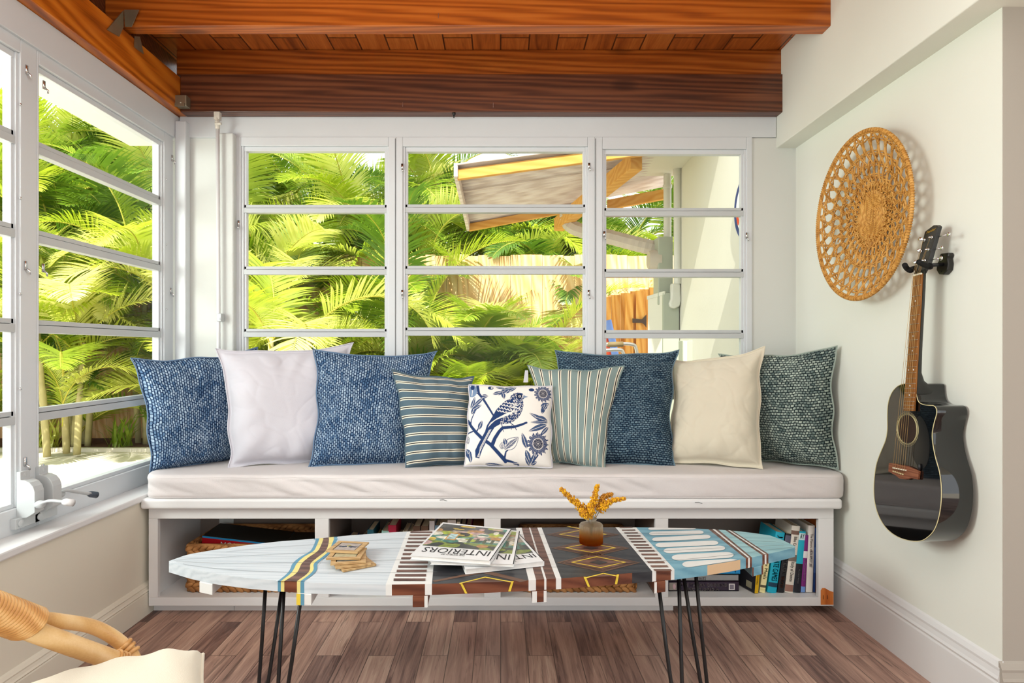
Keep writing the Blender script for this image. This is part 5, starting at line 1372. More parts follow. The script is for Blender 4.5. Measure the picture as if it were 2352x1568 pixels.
flat_text(r, 'Animal', (206, 228, 240), 1610, 1644, 1309, 1316, 2.775); flat_text(r, 'T', (206, 228, 240), 1686, 1692, 1307.5, 1314, 2.775)
# -- right cubby: upright books, left to right
Y4 = 2.76
def up(label, p0, p1, top, lean, c, texts, Y=Y4, d=.16, bands=(), rd=.002, rot=0):
    M, w, h = upright(p0, p1, Y, top, lean)
    if rot: M = M @ Matrix.Rotation(rot, 4, 'Z')
    return book(label, M, w, h, d, c, texts, G4, bands, rd)
# black paperback turned so that its back cover shows, yellow spine
M, w_, h_ = upright(1733, 1743, 2.745, 1262, 8)
M = M @ Matrix.Translation((0, 0, 0)) @ Matrix.Rotation(.32, 4, 'Z')
r = book('black paperback with a yellow spine, standing turned beside the flat stack', M, w_, h_, .12, (30, 30, 38), ((' SINCE A MOVEABLE', (120, 90, 10), .3, .7, .2, .62),), G4, ((0, 1, (222, 176, 18)),), .0)
mb = MB(); Rm = M.to_3x3()
mb.hexa([M @ V(-.0008, y, z) for z in (.012, .04) for y in (.02, .055, .056, .021)]); mb.build('barcode_panel', bmat((196, 190, 160)), r)
mb = MB()
for k in range(5): text_on(mb, ('WITH THE FLAVOURS', 'OF THE ISLANDS', 'AND ITS MARKETS', 'COMES HOME', 'TO COOK')[k], M @ V(-.0008, .10, h_*(.80-.09*k)), Rm @ V(0, -1, 0), Rm @ V(0, 0, 1), .06, .006)
mb.build('blurb', bmat((206, 204, 200)), r, recalc=False)
up('slim pale yellow book titled Fix Meals', 1744, 1757, 1268, 14, (238, 226, 168), (('Fix Meals', (88, 84, 60), .25, .8, .34, .80),), bands=((.13, .19, (92, 82, 60)), (.05, .1, (226, 214, 150))))
up('thick turquoise paperback titled Private Games', 1762, 1783, 1220, 20, (24, 168, 196), (('PRIVATE GAMES', (14, 20, 36), .22, .80, .20, .66), ('Jill', (214, 240, 244), .2, .8, .80, .95)), bands=((.10, .17, (20, 60, 84)), (.72, .74, (20, 60, 84))), rd=.004)
up('black spined cookery memoir with a face photo at its top', 1785, 1800, 1224, 20, (20, 20, 26), (('ANTHONY BOURDAIN', (226, 220, 214), .28, .82, .31, .72), ('MEDIUM RAW', (214, 120, 60), .25, .7, .08, .28)), bands=((.80, .97, (88, 88, 108)),))
up('thick cream book of Italian recipes with small photos on its spine', 1802, 1821, 1206, 17, (222, 216, 204), (('Biba Caggiano', (70, 62, 60), .25, .72, .58, .84), ('Italy al Dente', (70, 62, 60), .25, .75, .17, .46)), bands=((.02, .12, (150, 110, 96)), (.47, .57, (118, 108, 100)), (.87, .93, (120, 92, 80))), rd=.004)
up('turquoise and black paperback beside the thick cream book', 1822, 1838, 1219, 13, (28, 170, 196), (('Culinary School', (206, 206, 210), .4, .6, .15, .38), ('AY', (30, 110, 130), .2, .8, .88, .96, 'flat')), bands=((.0, .47, (26, 26, 34)), (.86, .97, (206, 232, 236))))
up('purple paperback with a small white emblem', 1839, 1849, 1228, 9, (120, 36, 116), (("The Wine Lover's Companion", (222, 190, 220), .3, .65, .2, .58),), bands=((.60, .72, (226, 222, 222)), (0, .10, (110, 150, 210))))
up('tall white book titled Flavors of Bon Appetit', 1851, 1866, 1206, 6, (226, 220, 212), (('The Flavors of', (190, 140, 130), .3, .7, .62, .88), ('BON APPETIT 2007', (110, 44, 96), .3, .72, .38, .62)), rd=.003)
up('thin dark blue book second from the right cubby wall', 1868, 1873, 1212, 3, (28, 60, 120), (), bands=((.3, .7, (60, 90, 150)),))
up('thin orange brown book against the right cubby wall', 1873.5, 1880, 1195, 2, (176, 96, 44), (('ISLAND COOKING', (226, 190, 120), .3, .7, .3, .7),))
# -- second cubby: a row of paperbacks; most of their height hides behind the table
G2 = 'books in the second cubby'
Y2 = 2.80
row = [(826, 832, 1238, 0, (226, 222, 214), 'slim white book, first upright one in the second cubby'), (834, 843, 1232, 4, (206, 206, 204), 'white spined book with a dark square near its foot'), (844, 858, 1216, 0, (20, 84, 100), 'dark teal book in the second cubby'), (858.5, 863, 1236, 0, (206, 160, 40), 'thin yellow book next to the teal one'),
       (865, 884, 1218, 12, (150, 196, 186), 'mint green book leaning right in the second cubby'), (886, 904, 1205, 6, (166, 26, 60), 'crimson book in the second cubby'), (905, 923, 1236, 0, (214, 206, 204), 'white book right of the crimson one'), (925, 935, 1220, 0, (222, 216, 196), 'cream book in the middle of the second cubby'), (936, 947, 1222, 0, (214, 212, 208), 'pale book just left of the middle table cleat'),
       (949, 965, 1208, 0, (88, 62, 46), 'brown book hidden behind the middle table cleat'), (967, 984, 1208, 0, (96, 70, 52), 'second brown book behind the middle table cleat'), (986, 998, 1196, 0, (206, 204, 206), 'white book right of the middle table cleat'), (999, 1010, 1206, 0, (120, 150, 170), 'white and blue striped book in the second cubby'), (1011, 1027, 1200, 0, (224, 216, 192), 'wide cream book in the second cubby'), (1028, 1047, 1194, 0, (226, 222, 216), 'widest white book in the second cubby'),
       (1049, 1057, 1198, 0, (216, 208, 186), 'narrow cream book next to the black one'), (1059, 1070, 1202, 0, (34, 30, 36), 'black book between the cream and pink ones'), (1071, 1083, 1206, 0, (206, 44, 128), 'pink book at the right of the second cubby'), ]
for p0, p1, top, lean, c, lb in row:
    M, w_, h_ = upright(p0, p1, Y2, top, lean); dark = (30, 40, 60) if sum(c) > 300 else (220, 214, 206)
    book(lb, M, w_, min(h_, .325), .15, c, (('*', dark, .3, .7, .08, .13, 'flat'),) if p1-p0 > 8 else (), G2, ((.04, .07, tuple(int(x*.8) for x in c)),), .001)
M, w_, h_ = upright(773, 789, Y2, 1238, 22); book('dark blue book leaning right at the left end of the second cubby', M, w_, h_, .13, (22, 44, 116), (('ZARA', (190, 204, 230), .2, .8, .05, .09, 'flat'),), G2)
# brown cardboard box at the right end of the second cubby
cb = thing('cardboard_box', ((1098-CX)*Y2/F, 2.88, ZSH), 'brown cardboard box at the right end of the second cubby', 'box')
M_card = paint('cardboard', rgb(146, 104, 66), .8, .2, .05, 80)
x0, x1 = (1086-CX)*Y2/F, (1110-CX)*Y2/F
MB().box(x0, x1, 2.80, 2.98, ZSH, .345).build('carton', M_card, cb, bevel=.001); MB().box(x0-.0005, x1+.0005, 2.7995, 2.98, .345, .352).build('flap', M_card, cb, bevel=.001)
# ================================================================ outside
GZ = -.10
M_pave = paint('sunlit_concrete', rgb(214, 206, 192), .85, .2, .1, 12, .05, 1.2)
M_mulch = paint('brown_mulch', rgb(104, 72, 54), .95, .1, .8, 30, .4, 14)
M_fence = wood('raw_cedar_fence', rgb(196, 140, 86), rgb(226, 178, 124), rgb(238, 202, 156), 2, 6, 1.2, .75, .2)
M_yellow = wood('yellow_pine', rgb(200, 140, 58), rgb(214, 158, 74), rgb(224, 174, 94), 0, 8, 1.4, .6, .3, knots=False)
M_gate = wood('amber_gate_boards', rgb(190, 118, 34), rgb(224, 158, 64), rgb(236, 184, 96), 2, 8, 1.4, .6, .3)
M_ext = paint('exterior_stucco', rgb(216, 214, 200), .85, .2, .15, 40, .03, 2)
struct('ground', MB().box(-14, 8, -6, 7.7, GZ-.1, GZ), M_pave, keep=True)
struct('ground_bed', MB().box(-14, 8, 7.7, 16, GZ-.1, GZ+.03), M_mulch, keep=True)
struct('trim_9', MB().box(-14, 1.5, 7.62, 7.7, GZ, GZ+.045), M_pave)
# house eave over the left windows
struct('trim_10', MB().box(-1.95, -1.70, -4.5, 3.32, 2.205, 2.30), M_ext)
# exterior house wing on the right with its eave
XE = 1.52
struct('wall_outside', MB().box(XE, XE+.2, YB+.12, 5.42, GZ, 3.0), M_ext)
struct('trim_11', MB().box(1.14, XE+.2, 4.25, 5.55, 2.66, 2.74), M_ext)
# ---------------------------------------------------------------- board fence behind the palms
fn = thing('board_fence', (-2.5, 8.6, GZ), 'tall raw cedar board fence running behind the palms', 'fence')
zt = 2.42; x = -9.0; w = MB(); rr = random.Random(2)
while x < 3.2:
    ww = .145; h = zt+rr.uniform(-.012, .012); w.box(x, x+ww-.004, 8.6+rr.uniform(0, .006), 8.62, GZ, h); x += ww
w.build('boards', M_fence, fn)
for z in (.3, 1.3, 2.1): MB().box(-9, 3.2, 8.625, 8.66, z, z+.09).build('rail', M_fence, fn)

# ---------------------------------------------------------------- areca palms
def leaf_mat(name, a, b, c):
    t = NT(name); t.n.remove(t.b)
    oi = t.node('ShaderNodeObjectInfo'); n = t.noise(t.coord('Object', (1, 1, 1)), 6, 2)
    f = t.math('MULTIPLY_ADD', oi.outputs['Random'], .6, t.math('MULTIPLY', n, .4))
    cc = t.ramp(f, [(.12, a), (.45, b), (.85, c)])
    d = t.node('ShaderNodeBsdfDiffuse'); t.link(cc, d.inputs[0]); tl = t.node('ShaderNodeBsdfTranslucent'); t.link(cc, tl.inputs[0])
    gl = t.node('ShaderNodeBsdfGlossy'); gl.inputs['Roughness'].default_value = .35
    m1 = t.node('ShaderNodeMixShader'); m1.inputs[0].default_value = .42; t.link(d.outputs[0], m1.inputs[1]); t.link(tl.outputs[0], m1.inputs[2])
    m2 = t.node('ShaderNodeMixShader'); m2.inputs[0].default_value = .07; t.link(m1.outputs[0], m2.inputs[1]); t.link(gl.outputs[0], m2.inputs[2])
    t.link(m2.outputs[0], t.out.inputs[0]); return t.m
M_leaf = leaf_mat('palm_leaf', rgb(116, 150, 26), rgb(192, 206, 56), rgb(250, 242, 160))
M_leaf2 = leaf_mat('palm_leaf_deep', rgb(64, 104, 26), rgb(130, 164, 44), rgb(196, 204, 78))
M_rachis = paint('palm_rachis', rgb(188, 178, 70), .6, .3)
M_cane2 = paint('palm_cane', rgb(176, 164, 116), .7, .2, .1, 20, .15, 8)
def frond_mesh(L, e0, e1, nl, ll, wd, seed, twist=.0, droop=.8):
    rr = random.Random(seed); w = MB(); n = 26; pts = []; p = V(0, 0, 0); tang = []
    for i in range(n+1):
        t = i/n; a = math.radians(e0+(e1-e0)*t**1.25); d = V(math.cos(a), .10*math.sin(t*3+seed)*twist, math.sin(a)); d.normalize()
        pts.append(p.copy()); tang.append(d); p = p+d*(L/n)
    w.tube(pts, [lerp(.012, .003, i/n) for i in range(n+1)], 5, 1)
    for k in range(nl):
        t = .14+.86*k/(nl-1); i = min(n-1, int(t*n)); f = t*n-i; c = lerp(pts[i], pts[i+1], f); d = tang[i]
        s_ = d.cross(V(0, 0, 1)).normalized(); u = s_.cross(d).normalized()
        for sgn in (1, -1):
            ln = ll*(math.sin(PI*min(1, .12+.86*t))**.7)*rr.uniform(.88, 1.08)
            fwd = lerp(.35, 1.2, t)+rr.uniform(-.1, .1)
            dr = (s_*sgn+d*fwd+u*rr.uniform(.25, .5)).normalized(); side = dr.cross(u).normalized()
            wv = wd*rr.uniform(.8, 1.15); q = c.copy(); dd = dr.copy(); vs = []; m = 4
            for j in range(m+1):
                tt = j/m; ww = wv*(1-tt**2.2)*(.55+.9*min(1, tt*3)) if j < m else 0
                sd = (dd.cross(u)).normalized()
                vs += [q-sd*ww*.5, q+sd*ww*.5]
                q = q+dd*(ln/m); dd = (dd+V(0, 0, -droop*.28*(tt+.3))).normalized()
            w.add(vs, [(2*j, 2*j+1, 2*j+3, 2*j+2) for j in range(m)], 0)
    return w
FM = []
for i, (L, e0, e1, nl, ll, wd) in enumerate(((1.9, 72, -38, 60, .60, .024), (1.6, 60, -58, 54, .52, .022), (2.1, 80, -10, 64, .62, .024), (1.4, 45, -30, 50, .50, .021), (1.8, 66, -75, 58, .58, .023))):
    for mat in (M_leaf, M_leaf2):
        o = frond_mesh(L, e0, e1, nl, ll, wd, i*3+1, 1.0).build('frond', [mat, M_rachis], keep=True, recalc=False)
        FM.append(o.data); bpy.data.objects.remove(o)
def add_frond(parent, loc, az, tilt, sc_, k, roll=0):
    o = bpy.data.objects.new('frond', FM[k]); col.objects.link(o); o.parent = parent
    o.location = Vector(loc)-parent.location
    o.rotation_euler = (Matrix.Rotation(az, 4, 'Z') @ Matrix.Rotation(-tilt, 4, 'Y') @ Matrix.Rotation(roll, 4, 'X')).to_euler(); o.scale = (sc_,)*3
    return o
def palm(x, y, h, ns, nf, seed, label, group, deep=0, low=4, sc_=1.0):
    rr = random.Random(seed); z0 = GZ+.03; root = thing('areca_palm', (x, y, z0), label, 'palm', group)
    for s in range(ns):
        a = 2*PI*s/ns+rr.uniform(-.5, .5); lean = rr.uniform(.1, .45); hh = h*rr.uniform(.45, 1.0); b = V(x+.14*math.cos(a), y+.14*math.sin(a), z0)
        top = V(x+lean*math.cos(a)*hh*.6, y+lean*math.sin(a)*hh*.35, z0+hh)
        pts = [b, lerp(b, top, .35)+V(0, 0, hh*.03), lerp(b, top, .7)+V(0, 0, hh*.02), top]
        w = MB(); w.tube(smooth_path(pts, 4), [.038]*6+[.030]*7, 8); w.build('stem', M_cane2, root, smooth=True)
        for k in range(nf):
            az = a+2.4*k+rr.uniform(-.3, .3); ti = rr.uniform(-.35, .35)-.05*k
            fi = rr.randrange(5)*2+(1 if rr.random() < deep else 0)
            add_frond(root, top-V(0, 0, .05*k), az, ti, sc_*rr.uniform(.8, 1.12), fi, rr.uniform(-.4, .4))
    for k in range(low):
        az = rr.uniform(-PI, 0) if rr.random() < .7 else rr.uniform(0, 2*PI)
        add_frond(root, V(x, y, z0+rr.uniform(.1, h*.35)), az, rr.uniform(-.3, .35), sc_*rr.uniform(.6, .95), rr.randrange(5)*2+(1 if rr.random() < deep else 0), rr.uniform(-.4, .4))
    return root
GF = 'palms along the fence'
front_row = [(-6.9, 8.0, 2.0, 'areca palm seen at the left edge of the nearest left window'), (-6.1, 8.15, 2.6, 'areca palm behind the left half of the corner side window'), (-5.3, 7.95, 2.1, 'areca palm in the middle of the corner side window'), (-4.55, 8.2, 2.5, 'areca palm at the right of the corner side window'), (-3.8, 8.0, 1.9, 'areca palm hidden behind the corner pier'), (-2.95, 8.05, 2.3, 'areca palm at the left of the left back window'), (-2.2, 8.2, 1.5, 'areca palm in the middle of the left back window'), (-1.2, 8.0, 1.5, 'areca palm behind the mullion between left and middle back windows'), (-.35, 7.9, 1.1, 'low areca palm behind the bird pillow in the middle back window'), (.5, 8.15, 1.1, 'areca palm under the lean-to roof in the middle back window')]
for i, (x, y, h, lb) in enumerate(front_row):
    palm(x, y, h, 4, 5, 100+i, lb, GF, .35, 5, .92)
GB = 'taller palms beyond the fence'
back_row = [(-7.6, 9.6, 3.6, 'tall palm beyond the fence, far left'), (-6.5, 9.8, 3.9, 'tall palm beyond the fence over the corner side window'), (-5.4, 9.5, 3.4, 'tall palm beyond the fence at the corner side window top right'), (-4.4, 9.7, 3.2, 'tall palm beyond the fence left of the pier'), (-3.4, 9.6, 3.3, 'tall palm beyond the fence at the top left of the left back window'), (-2.4, 9.8, 3.3, 'tall palm beyond the fence at the top right of the left back window'), (-1.35, 9.6, 3.0, 'tall palm beyond the fence at the left of the middle back window'), (-.2, 10.0, 2.6, 'tall palm beyond the fence behind the lean-to roof'), (1.0, 9.8, 2.3, 'tall palm beyond the fence above the low fence boards'), (2.1, 9.9, 2.2, 'tall palm beyond the fence behind the downpipe')]
for i, (x, y, h, lb) in enumerate(back_row):
    palm(x, y, h, 4, 7, 200+i, lb, GB, .6, 4, 1.05)
# nearer arching fronds hanging into the left back window and beside the lean-to
third = [(-8.2, 11.2, 4.6), (-6.9, 11.4, 4.9), (-5.6, 11.2, 4.7), (-4.3, 11.5, 4.6), (-3.1, 11.2, 4.4), (-1.9, 11.4, 4.4), (-.7, 11.2, 4.2), (.6, 11.5, 3.6), (1.9, 11.3, 3.0), (3.0, 11.2, 3.0)]
for i, (x, y, h) in enumerate(third):
    palm(x, y, h, 5, 7, 400+i, 'tall background palm in the far row behind all the others', 'background palms in the far row', .7, 0, 1.2)
for i, (x, y, lb) in enumerate(((-.75, 7.75, 'low bushy palm before the fence, left of centre in the middle back window'), (.15, 7.8, 'low bushy palm before the sunlit fence under the lean-to'), (-1.55, 7.3, 'low bushy palm at the left bottom of the middle back window'), (-.55, 7.2, 'low bushy palm just left of the upright striped pillow'), (.25, 7.5, 'low bushy palm above the upright striped pillow'), (-2.9, 7.3, 'low bushy palm over the white pillow in the left back window'), (-6.4, 7.5, 'low bushy palm at the bottom left of the corner side window'))):
    palm(x, y, 1.0 if i < 2 else .5, 3, 4, 500+i, lb, GF, .3, 6, .72)
near = palm(-2.3, 6.6, 1.9, 2, 4, 301, 'nearer areca palm with a big arching frond in the left back window', GF, .2, 2, .85)
near2 = palm(-5.0, 7.2, 1.7, 3, 5, 302, 'nearer areca palm with broad pale fronds in the corner side window', GF, .15, 3, .95)
# small strap-leaved plants at the bed's edge
for i, (x, y, lb) in enumerate(((-4.75, 7.85, 'small strap-leaved plant at the bed edge below the corner side window'), (-5.6, 7.8, 'second strap-leaved plant further left at the bed edge'))):
    rr = random.Random(i); root = thing('strap_leaved_plant', (x, y, GZ+.03), lb, 'plant', 'low plants at the bed edge'); w = MB()
    for k in range(34):
        a = rr.uniform(0, 2*PI); L = rr.uniform(.25, .5); b = V(x+rr.uniform(-.12, .12), y+rr.uniform(-.1, .1), GZ+.03); d = V(math.cos(a)*.45, math.sin(a)*.45, 1).normalized(); s_ = d.cross(V(0, 0, 1)).normalized()*.014
        m_ = b+d*L*.6; e_ = b+d*L+V(math.cos(a), math.sin(a), -.6)*.06
        w.add([b-s_, b+s_, m_+s_, m_-s_, e_], [(0, 1, 2, 3), (3, 2, 4)])
    w.build('leaves', M_leaf, root)

# ---------------------------------------------------------------- lean-to roof with yellow timbers
lt = thing('lean_to_roof', (.7, 5.3, 2.4), 'corrugated lean-to roof on yellow timber rafters seen from below', 'roof')
NL, NR, FR_, FL_ = P(1050, 380, 4.6), P(1500, 322, 4.6), P(1540, 425, 6.1), P(1078, 512, 6.1)
M_corr = wood('weathered_roof_sheet', rgb(186, 168, 156), rgb(214, 200, 192), rgb(228, 218, 210), 0, 8, 1.0, .7, .2, knots=False)
w = MB(); n = 90
def rp(u, v): return NL*(1-u)*(1-v)+NR*u*(1-v)+FR_*u*v+FL_*(1-u)*v
w.grid(lambda u, v: rp(u, v)+V(0, 0, .012*math.sin(v*n*1.4)), 8, 180); o = w.build('roof_sheet', M_corr, lt, smooth=True, recalc=False)
so = o.modifiers.new('t', 'SOLIDIFY'); so.thickness = .01; so.offset = 1
def timber(a, b, wd, hh, nm='rafter', mat=M_yellow):
    a = Vector(a); b = Vector(b); d = (b-a).normalized(); s_ = d.cross(V(0, 0, 1)).normalized()*wd/2; up_ = V(0, 0, hh)
    w = MB(); w.hexa([a-s_-up_, b-s_-up_, b+s_-up_, a+s_-up_, a-s_, b-s_, b+s_, a+s_]); return w.build(nm, mat, lt, bevel=.004)
dz = V(0, 0, -.016)
timber(rp(.0, .03)+dz, rp(1, .03)+dz, .045, .075); timber(rp(0, .985)+dz, rp(.62, .985)+dz, .05, .07)
timber(P(1462, 352, 4.75), P(1283, 502, 6.05), .10, .12); timber(P(1396, 460, 5.9), P(1540, 432, 5.6), .05, .09)
timber(rp(.0, 0)+V(-.01, 0, .02), rp(0, 1.0)+V(-.01, 0, .02), .03, .10, 'edge_board', M_corr)
timber(rp(.0, .34)+dz, rp(.85, .34)+dz, .012, .012, 'sheet_joint', M_corr)
# ---------------------------------------------------------------- downpipe, conduits, meter
M_alu = paint('weathered_white_metal', rgb(196, 186, 172), .5, .4, .05, 30, .08, 10); M_pvc = paint('grey_white_conduit', rgb(214, 214, 204), .5, .4)
M_greybox = paint('grey_green_box', rgb(170, 176, 160), .5, .4)
dp = thing('gutter_downpipe', P(1400, 545, 5.6), 'ribbed white downpipe bending from the lean-to gutter to the house corner', 'pipe')
pts = smooth_path([P(1302, 488, 5.9), P(1306, 512, 5.9), P(1330, 528, 5.85), P(1395, 543, 5.75), P(1460, 560, 5.65), P(1512, 572, 5.6)], 8)
w = MB(); w.tube(pts, [.066+.004*(i % 2) for i in range(len(pts))], 8); w.build('pipe', M_alu, dp)
YM = 5.50; XM = XE
cd = thing('conduit_pipe', P(1532, 500, YM), 'thick painted conduit pipe descending to the meter box outside', 'pipe')
w = MB(); w.tube([P(1533, 380, YM), P(1533, 545, YM)], .034, 14); w.tube([P(1533, 425, YM-.0), P(1533, 432, YM)], .040, 14); w.tube([P(1533, 690, YM), P(1533, 710, YM)], .042, 14); w.build('pipe', M_pvc, cd, smooth=True, angle=40)
cd2 = thing('conduit_pipe', P(1556, 500, 5.34), 'thinner conduit pipe on the white outside wall, ending in a fitting', 'pipe')
w = MB(); w.tube([P(1556, 366, 5.34), P(1556, 402, 5.34), P(1556, 652, 5.34)], .032, 14); w.tube([P(1556, 366, 5.34), P(1556, 402, 5.34)], .036, 14); w.build('pipe', M_pvc, cd2, smooth=True, angle=40)
fit = [P(px, py, 5.31) for px, py in ((1543, 650), (1563, 650), (1565, 690), (1562, 703), (1550, 709), (1540, 705), (1538, 696), (1542, 686))]
w = MB(); w.prism(fit, (0, .07, 0)); w.build('fitting', M_pvc, cd2, bevel=.015, bseg=3)
mt = thing('electric_meter', P(1510, 590, 5.45), 'round electric meter on its grey box by the outside wall corner', 'meter')
w = MB(); a = P(1512, 700, 5.42); b = P(1546, 543, 5.42); w.box(a.x, b.x, 5.42, 5.6, a.z, b.z); w.build('meter_box', M_greybox, mt, bevel=.008)
w = MB(); c = P(1510, 597, 5.5); w.lathe([(.088, 0), (.088, .06), (.075, .10), (0, .105)], c+V(.02, 0, 0), 24, M=Matrix.Rotation(-PI/2, 3, 'Y')); w.build('dial', M_alu, mt, smooth=True, angle=40)
pb = thing('breaker_panel', P(1520, 740, 5.4), 'tall cream and grey electrical cabinet standing against the outside wall', 'cabinet')
a = P(1523, 940, 5.35); b = P(1560, 672, 5.35); w = MB(); w.box(a.x, b.x, 5.35, 5.6, GZ, b.z); w.build('cabinet', M_greybox, pb, bevel=.004)
w = MB(); q = [P(1488, 683, 5.6), P(1524, 672, 5.36), P(1524, 950, 5.36), P(1488, 950, 5.6)]; q[2].z = q[3].z = GZ; w.prism(q, (.006, .006, 0)); w.build('cabinet_door', M_ext, pb)
w = MB(); q = [P(1486, 680, 5.6), P(1526, 668, 5.34), P(1526, 676, 5.34), P(1486, 688, 5.6)]; w.prism(q, (.012, .012, 0)); w.build('lid_strip', M_pvc, pb)
jb = thing('junction_box', P(1580, 810, 5.0), 'small grey junction box low on the outside wall', 'box')
a = P(1568, 850, 5.0); b = P(1600, 782, 5.0); w = MB(); w.box(a.x, XE+.01, 5.0, 5.12, a.z, b.z); w.build('housing', M_greybox, jb, bevel=.004)
w = MB(); w.box(a.x+.004, a.x+.034, 4.992, 5.0, a.z+.01, b.z-.008); w.build('cover', M_ext, jb, bevel=.002)
# ---------------------------------------------------------------- gate of amber boards with a strap hinge
gt = thing('wooden_gate', P(1440, 760, 6.6), 'amber pine garden gate standing between the fence and the meter', 'gate')
w = MB(); rr = random.Random(4); yg = 6.7; xx = P(1340, 0, yg).x; xe = P(1520, 0, yg).x
k = 0
while xx < xe:
    py = 700-(xx-P(1390, 0, yg).x)/(xe-xx+1e-6)*0; zt_ = P(0, 690-10*k*.0, yg).z+.02*k
    w.box(xx, xx+.095, yg, yg+.02, GZ, min(zt_, P(0, 640, yg).z)); xx += .1; k += 1
w.build('boards', M_gate, gt)
for p0, p1, top in ((1437, 1455, 674), (1461, 1480, 667)):
    w = MB(); a = P(p0, 0, 6.6); b = P(p1, 0, 6.6); w.box(a.x, b.x, 6.6, 6.66, GZ, P(0, top, 6.6).z); w.build('post', M_gate, gt, bevel=.004)
hp_ = [P(px, py, 6.58) for px, py in ((1453, 731), (1475, 733), (1480, 727), (1485, 722), (1485, 752), (1480, 745), (1475, 741), (1453, 741))]
w = MB(); w.prism(hp_, (0, .01, 0)); w.build('strap_hinge', paint('dark_bronze_iron', rgb(74, 54, 34), .5, .5), gt)
# ---------------------------------------------------------------- pool noodles and folding chair behind the window
for i, (p, c, lb) in enumerate((([(1396, 735), (1404, 770), (1416, 830)], (120, 150, 214), 'pale blue foam pool noodle leaning outside the right back window'), ([(1389, 760), (1397, 790), (1406, 830)], (222, 80, 50), 'red orange foam pool noodle behind the blue one'), ([(1385, 775), (1390, 800), (1394, 830)], (232, 196, 40), 'yellow foam pool noodle, lowest of the three outside'))):
    q = [P(a, b, 6.3+.08*i) for a, b in p]; e = q[-1]+(q[-1]-q[-2]).normalized()*1.0; e.z = GZ+.03
    w = MB(); w.tube([q[0], q[1], q[2], e], .036, 12); o = w.build('pool_noodle', paint('foam_%d' % i, rgb(*c), .8), smooth=True); tag(o, lb, 'pool noodle', 'pool noodles')
wk = thing('folding_walker', P(1420, 800, 5.0), 'silver tube frame with a brown hand grip outside the right back window', 'chair')
M_tube = paint('silver_tube', rgb(190, 186, 182), .25, .5, metal=.8)
w = MB(); w.tube(smooth_path([P(1390, 790, 5.0), P(1425, 789, 5.0), P(1452, 791, 5.0), P(1461, 802, 5.0), P(1465, 860, 5.0), V(P(1470, 0, 5).x, 5.0, GZ)], 4), .014, 10); w.tube(smooth_path([P(1370, 806, 4.9), P(1420, 803, 4.9), P(1432, 812, 4.9), P(1440, 860, 4.9), V(P(1446, 0, 4.9).x, 4.9, GZ)], 4), .014, 10); w.build('frame', M_tube, wk, smooth=True)
w = MB(); w.tube([P(1395, 791, 5.0), P(1431, 790, 5.0)], .021, 12); w.build('grip', paint('brown_grip', rgb(126, 108, 72), .7), wk, smooth=True)
# ---------------------------------------------------------------- round sign on the outside wall
XS = XE-.02
c = (PX(1685, 0, XS).y, )
sg = thing('life_ring_sign', V(XS, 4.2, 1.5), 'round blue and white sign with a red mark on the outside wall', 'sign')
yc_ = XS*F/(1685-CX)-.21; zc_ = P(0, 500, 4.2).z; r_ = .205
def sdisc(r0, r1, off, c, nm, parent, a0=0, a1=2*PI):
    w = MB(); n = 48; vs = []
    for i in range(n+1):
        a = lerp(a0, a1, i/n)
        for r in (r0, r1): vs.append(V(XS-off, yc_-r*math.cos(a), zc_+r*math.sin(a)))
    w.add(vs, [(2*i, 2*i+1, 2*i+3, 2*i+2) for i in range(n)]); o = w.build(nm, c, parent, recalc=False); return o
w = MB(); w.lathe([(r_, 0), (r_, .018), (0, .018)], V(XE-.001, yc_, zc_), 48, M=Matrix.Rotation(-PI/2, 3, 'Y')); w.build('plate', paint('sign_navy', rgb(36, 62, 120), .4), sg, smooth=True, angle=40)
sdisc(0, r_*.80, .0015, paint('sign_white', rgb(236, 236, 236), .4), 'white_field', sg); sdisc(r_*.62, r_*.78, .003, paint('sign_red', rgb(206, 70, 40), .4), 'red_mark', sg, -2.9, -2.5+PI*.0); sdisc(0, r_*.45, .003, paint('sign_blue', rgb(60, 90, 150), .4), 'blue_field', sg)
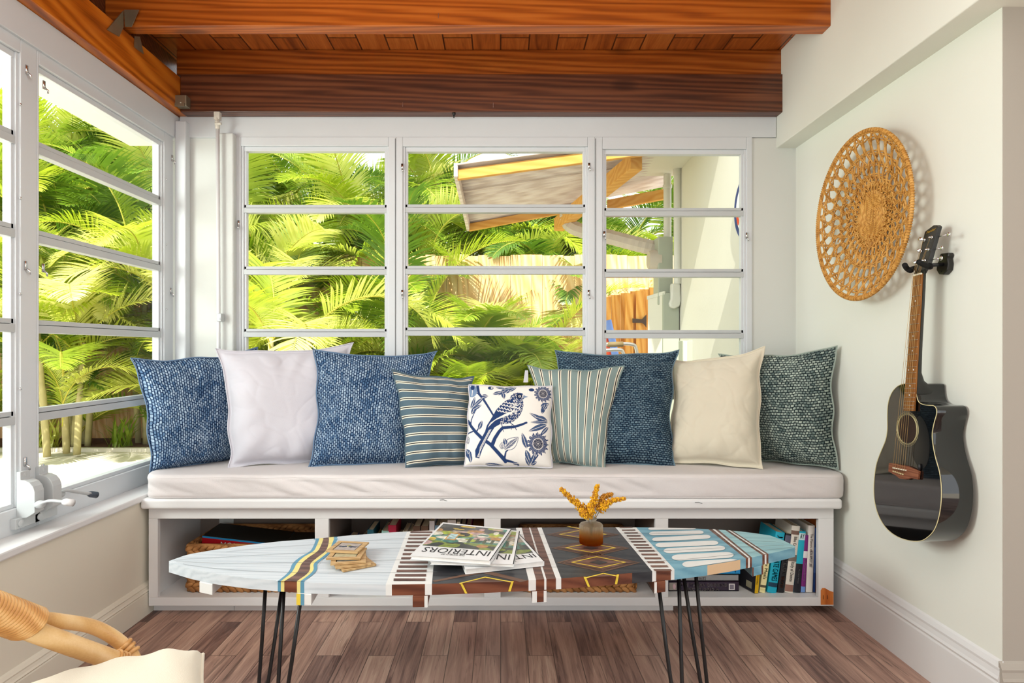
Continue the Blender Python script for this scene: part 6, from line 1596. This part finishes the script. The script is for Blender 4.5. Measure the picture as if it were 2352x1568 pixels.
# ================================================================ light and camera
sc_ = bpy.context.scene
wd = bpy.data.worlds.new('World'); sc_.world = wd; wd.use_nodes = True
nt = wd.node_tree; bg = nt.nodes['Background']; bg.inputs[0].default_value = (.93, .97, 1.0, 1); bg.inputs[1].default_value = 2.0
def light(name, typ, loc, rot, energy, color=(1, 1, 1), **kw):
    d = bpy.data.lights.new(name, typ); d.energy = energy; d.color = color
    for k, v in kw.items(): setattr(d, k, v)
    o = bpy.data.objects.new(name, d); col.objects.link(o); o.location = loc; o.rotation_euler = rot; return o
sun = light('sun', 'SUN', (0, 0, 10), (0, 0, 0), 9.0, (1, .95, .84), angle=.009)
to_sun = V(-.10, -.62, .78); sun.rotation_euler = to_sun.to_track_quat('Z', 'Y').to_euler()
# added fill lamp behind the camera, brightening the whole room
def aim(o, tgt): o.rotation_euler = (o.location-Vector(tgt)).to_track_quat('Z', 'Y').to_euler()
a = light('room_fill', 'AREA', (.6, -3.4, 1.7), (0, 0, 0), 34, (.94, 1, .96), shape='RECTANGLE', size=3.6, size_y=2.4); aim(a, (0, 3, 1.0))
b = light('ceiling_fill', 'AREA', (.1, .5, 2.56), (0, 0, 0), 42, (.95, 1, .97), shape='RECTANGLE', size=2.6, size_y=2.4)  # added overhead lamp that brightens upward faces; no fixture there
# added lamp standing in for bright sky, shining in through the side windows
c = light('side_fill', 'AREA', (-2.5, 1.0, 1.75), (0, 0, 0), 72, (.97, 1, .94), shape='RECTANGLE', size=1.1, size_y=1.0); aim(c, (1.48, 2.0, 1.45))
cam = bpy.data.cameras.new('camera'); co = bpy.data.objects.new('camera', cam); col.objects.link(co)
co.location = (0, 0, H); co.rotation_euler = (PI/2, 0, 0); cam.sensor_width = 36; cam.sensor_fit = 'HORIZONTAL'; cam.lens = F/2352*36
cam.shift_x = (1176-CX)/2352; cam.shift_y = (CY-784)/2352; cam.clip_start = .05
sc_.camera = co
sc_.view_settings.view_transform = 'Standard'; sc_.view_settings.look = 'None'; sc_.view_settings.exposure = 0.0; sc_.view_settings.gamma = 1.0
cy = sc_.cycles; cy.max_bounces = 8; cy.diffuse_bounces = 4; cy.glossy_bounces = 4; cy.transmission_bounces = 6; cy.transparent_max_bounces = 12; cy.caustics_reflective = False; cy.caustics_refractive = False
